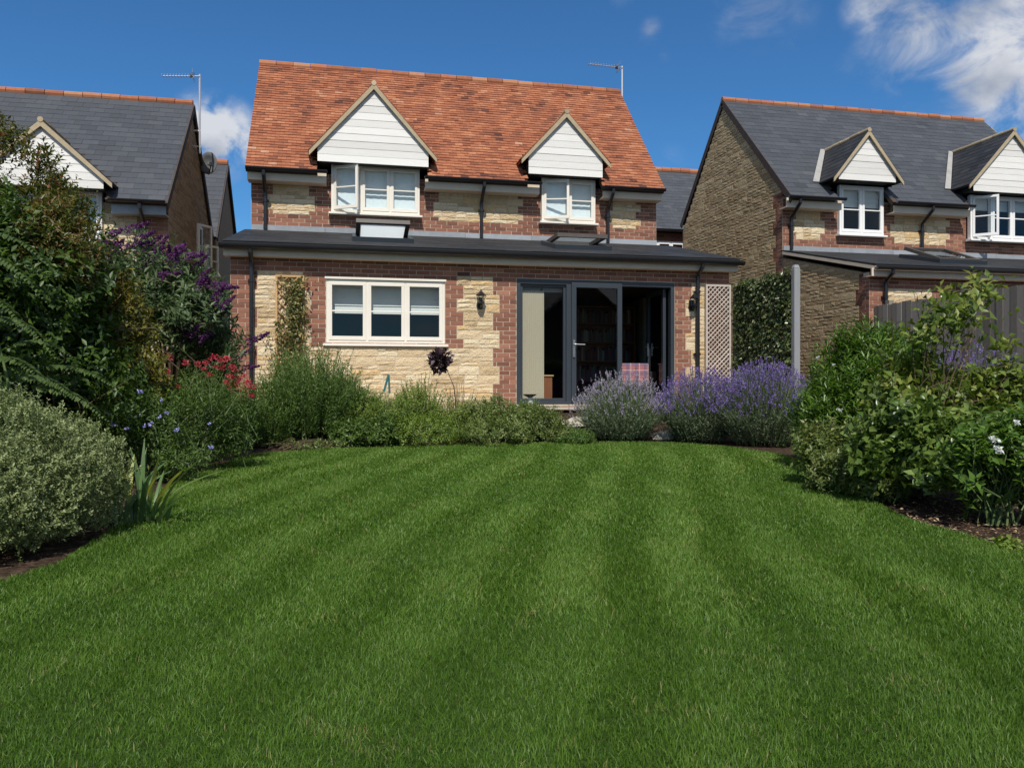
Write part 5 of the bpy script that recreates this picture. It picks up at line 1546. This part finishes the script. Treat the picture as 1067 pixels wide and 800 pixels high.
V, F, r, tw = crown([lobe(990, 322, 6.2, .34, .26), lobe(1025, 300, 6.3, .30, .20), lobe(960, 345, 6.2, .22, .18), lobe(1050, 350, 6.2, .26, .20), lobe(1062, 300, 6.2, .2, .14)], 105, .34, 7, .085, .042, seed=137, gap=-.25, shell=.2, spread=.7, up=.35, rsp=.25, rmean=.5, minz=.5)
quads('upper_sprays', V, F, r, M['leaf_dogwood'], dg)
V, F, r, tw2 = crown([lobe(945, 446, 5.9, .42, .26), lobe(985, 462, 5.6, .42, .20), lobe(918, 470, 5.9, .30, .20), lobe(1030, 455, 5.6, .34, .22), lobe(935, 486, 5.6, .34, .16), lobe(980, 492, 5.35, .30, .14)], 760, .2, 8, .075, .046, seed=133, gap=-.15, shell=.55, rsp=.25, minz=.3)
mb = MB(); rg = np.random.default_rng(140); branches(mb, d0, tw[0], .009, rg, 12); branches(mb, d0, tw2[0], .009, rg, 9); mb.build('branches', M['stem'], dg)
quads('lower_foliage', V, F, r, M['leaf_broad'], dg)
ph = G3(1040, 5.1)
pl = shrub('phlox', 'leafy green perennial with white flowers at the right edge', 'flowering plant', ph,
           [lobe(1040, 478, 5.1, .34, .32), lobe(1075, 470, 5.1, .34, .34), lobe(1020, 500, 5.0, .22, .2)], M['leaf_oleander'], 620, .2, 9, .08, .032, .008, 22, seed=141, up=.8, gap=-.4, stem_m=M['green_stem'])
V, F, r = head(24, .016, .022, 7, .6)
flower_copies(pl, 'white_flower', V, F, r, M['flower_white'], [(P3(1037, 457, 4.75), 1.1, (.4, 0, 0)), (P3(1041, 468, 4.75), 1.0, (.8, .3, 1)), (P3(1060, 440, 4.8), .7, (.8, .3, 1))])
shrub('seedling', 'small fresh green plant on bare soil at the right edge of the lawn', 'plant', G3(1050, 4.35), [lobe(1050, 570, 4.32, .11, .05)], M['leaf_lime'], 16, .05, 6, .05, .03, .004, 6, seed=143, up=.5, gap=-2, twigs=False, minz=.03, stem_m=M['green_stem'])

# litter on the bare soil
rng = np.random.default_rng(9); n = 1500
px = rng.uniform(930, 1120, n); dp = rng.uniform(3.9, 6.2, n)
P = np.array([G3(a, b) for a, b in zip(px, dp)]); k = ~inpoly(P[:, 0], P[:, 1], LAWN); P = P[k]; n = len(P); P[:, 2] += .006
V, F = leaves_mesh(P, rng.normal(0, 1, (n, 3)) * np.array([1, 1, .15]), rng.normal(0, .3, (n, 3)) + np.array([0, 0, 1]), rng.uniform(.012, .04, n), rng.uniform(.006, .02, n))
o = quads('leaf_litter', V, F, np.repeat(rng.random(n), 5), M['dead']); props(o, 'dry leaf litter and chippings scattered on bare border soil', 'leaf litter', kind='stuff')

# ------------------------------------------------------------------ light, sky, camera
SUN_EL, SUN_LEFT = R(50), R(10)
wd = bpy.data.worlds.new('World'); SC.world = wd; wd.use_nodes = True
nt = wd.node_tree; nt.nodes.clear(); L = nt.links
out = _n(nt, 'ShaderNodeOutputWorld'); bg = _n(nt, 'ShaderNodeBackground'); bg.inputs['Strength'].default_value = .10
sky = _n(nt, 'ShaderNodeTexSky'); sky.sky_type = 'NISHITA'; sky.sun_disc = False
sky.sun_elevation = SUN_EL; sky.sun_rotation = math.pi + SUN_LEFT
sky.air_density = 1.0; sky.dust_density = .15; sky.ozone_density = 3.0; sky.altitude = 100
tc = _n(nt, 'ShaderNodeTexCoord'); nrm = _n(nt, 'ShaderNodeVectorMath', operation='NORMALIZE'); L.new(tc.outputs['Generated'], nrm.inputs[0])


def pdir(px, py):
    t = (px - 533.5) / FPX; v = np.array((ST + t * CT, CT - t * ST, (400 - py) / FPX)); return v / np.linalg.norm(v)


mask = None
nz1 = _n(nt, 'ShaderNodeTexNoise'); nz1.inputs['Scale'].default_value = 12; nz1.inputs['Detail'].default_value = 10; nz1.inputs['Roughness'].default_value = .59; nz1.inputs['Distortion'].default_value = .4
mp = _n(nt, 'ShaderNodeMapping'); mp.inputs['Scale'].default_value = (1, 1, 1.5); mp.inputs['Rotation'].default_value = (0, R(20), 0)
L.new(nrm.outputs[0], mp.inputs[0]); L.new(mp.outputs[0], nz1.inputs['Vector'])
for (px, py, rad, amp, k) in ((222, 142, 56, 2.6, 1.0), (250, 150, 34, 2.0, 1.0), (205, 150, 40, 2.0, 1.0), (960, 42, 80, 1.15, 1.3), (1010, 50, 80, 1.2, 1.3), (1055, 60, 95, 1.6, 1.2), (1075, 118, 80, 1.2, 1.2), (912, 6, 44, 1.1, 1.4), (678, 34, 22, .5, 1.5), (694, 57, 15, .5, 1.4),
                             (800, 14, 80, .5, 1.4), (760, 10, 50, .4, 1.4), (950, 100, 45, .42, 1.4), (700, 162, 30, .3, 1.2), (640, -4, 30, .4, 1.4), (885, 72, 30, .35, 1.4), (250, 235, 30, .25, 1)):
    ds_ = _n(nt, 'ShaderNodeVectorMath', operation='DISTANCE'); L.new(nrm.outputs[0], ds_.inputs[0]); ds_.inputs[1].default_value = pdir(px, py)
    mr = _n(nt, 'ShaderNodeMapRange'); mr.interpolation_type = 'SMOOTHSTEP'
    mr.inputs['From Min'].default_value = rad / FPX; mr.inputs['From Max'].default_value = 0; mr.inputs['To Min'].default_value = 0; mr.inputs['To Max'].default_value = amp
    L.new(ds_.outputs['Value'], mr.inputs['Value'])
    if mask is None: mask = mr.outputs[0]
    else:
        mx = _n(nt, 'ShaderNodeMath', operation='MAXIMUM'); L.new(mask, mx.inputs[0]); L.new(mr.outputs[0], mx.inputs[1]); mask = mx.outputs[0]
a1 = _n(nt, 'ShaderNodeMath', operation='MULTIPLY_ADD'); L.new(nz1.outputs['Fac'], a1.inputs[0]); a1.inputs[1].default_value = 2.7; a1.inputs[2].default_value = -.85
m1 = _n(nt, 'ShaderNodeMath', operation='MULTIPLY'); L.new(a1.outputs[0], m1.inputs[0]); L.new(mask, m1.inputs[1])
sm = _n(nt, 'ShaderNodeMapRange'); sm.interpolation_type = 'SMOOTHSTEP'; sm.inputs['From Min'].default_value = .06; sm.inputs['From Max'].default_value = .95; sm.inputs['To Max'].default_value = .88
L.new(m1.outputs[0], sm.inputs['Value'])
tint = _n(nt, 'ShaderNodeMix'); tint.data_type = 'RGBA'; tint.blend_type = 'MULTIPLY'; tint.inputs[0].default_value = 1
tint.inputs[7].default_value = (.40, .81, 1.12, 1); L.new(sky.outputs[0], tint.inputs[6])
cm = _n(nt, 'ShaderNodeMix'); cm.data_type = 'RGBA'; 
# unseen cumulus behind and above the camera, added to neutralise the blue fill
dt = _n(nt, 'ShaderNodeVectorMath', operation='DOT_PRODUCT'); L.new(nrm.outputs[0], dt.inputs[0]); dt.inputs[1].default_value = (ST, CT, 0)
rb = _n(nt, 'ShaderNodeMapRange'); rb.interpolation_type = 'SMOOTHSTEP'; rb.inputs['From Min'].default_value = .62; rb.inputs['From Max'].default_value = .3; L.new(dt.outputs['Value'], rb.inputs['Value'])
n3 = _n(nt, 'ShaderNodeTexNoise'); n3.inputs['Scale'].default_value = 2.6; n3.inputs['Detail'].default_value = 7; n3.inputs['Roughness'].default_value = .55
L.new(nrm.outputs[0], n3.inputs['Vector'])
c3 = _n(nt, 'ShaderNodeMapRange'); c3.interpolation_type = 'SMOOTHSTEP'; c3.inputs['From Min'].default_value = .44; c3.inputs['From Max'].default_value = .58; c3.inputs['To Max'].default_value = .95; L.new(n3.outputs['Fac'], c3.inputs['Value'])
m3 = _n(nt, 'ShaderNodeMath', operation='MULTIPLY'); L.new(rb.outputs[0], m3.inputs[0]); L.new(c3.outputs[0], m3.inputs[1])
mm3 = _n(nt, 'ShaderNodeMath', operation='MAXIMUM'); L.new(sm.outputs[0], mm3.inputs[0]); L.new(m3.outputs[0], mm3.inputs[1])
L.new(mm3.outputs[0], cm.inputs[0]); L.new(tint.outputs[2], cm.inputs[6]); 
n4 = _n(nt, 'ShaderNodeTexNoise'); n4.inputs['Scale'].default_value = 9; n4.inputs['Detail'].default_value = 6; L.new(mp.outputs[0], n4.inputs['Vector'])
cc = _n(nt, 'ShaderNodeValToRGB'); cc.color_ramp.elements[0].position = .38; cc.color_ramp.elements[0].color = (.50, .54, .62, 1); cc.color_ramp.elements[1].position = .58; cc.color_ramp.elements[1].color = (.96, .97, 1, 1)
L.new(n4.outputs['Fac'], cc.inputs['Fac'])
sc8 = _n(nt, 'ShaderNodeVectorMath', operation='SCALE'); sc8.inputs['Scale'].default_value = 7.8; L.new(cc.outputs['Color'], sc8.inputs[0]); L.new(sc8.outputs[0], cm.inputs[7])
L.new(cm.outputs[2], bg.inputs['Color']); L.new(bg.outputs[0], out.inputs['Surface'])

sl_ = bpy.data.lights.new('sun', 'SUN'); sl_.energy = 4.7; sl_.angle = R(.53); sl_.color = (1.0, .955, .88)
so_ = bpy.data.objects.new('sun', sl_); COL.objects.link(so_)
dirv = (-math.sin(SUN_LEFT) * math.cos(SUN_EL), -math.cos(SUN_LEFT) * math.cos(SUN_EL), math.sin(SUN_EL))
import mathutils
so_.rotation_euler = mathutils.Vector(dirv).to_track_quat('Z', 'Y').to_euler(); so_.location = (0, -20, 30)
cd = bpy.data.cameras.new('camera'); cd.sensor_width = 36; cd.lens = 36 * FPX / 1067; cd.clip_end = 2000; cd.clip_start = .05
co = bpy.data.objects.new('camera', cd); COL.objects.link(co); co.location = CAM; co.rotation_euler = (R(90), 0, -TH)
SC.camera = co
SC.view_settings.view_transform = 'Standard'; SC.view_settings.look = 'None'; SC.view_settings.exposure = 0; SC.view_settings.gamma = 1
SC.cycles.max_bounces = 8; SC.cycles.transparent_max_bounces = 12; SC.cycles.use_denoising = True
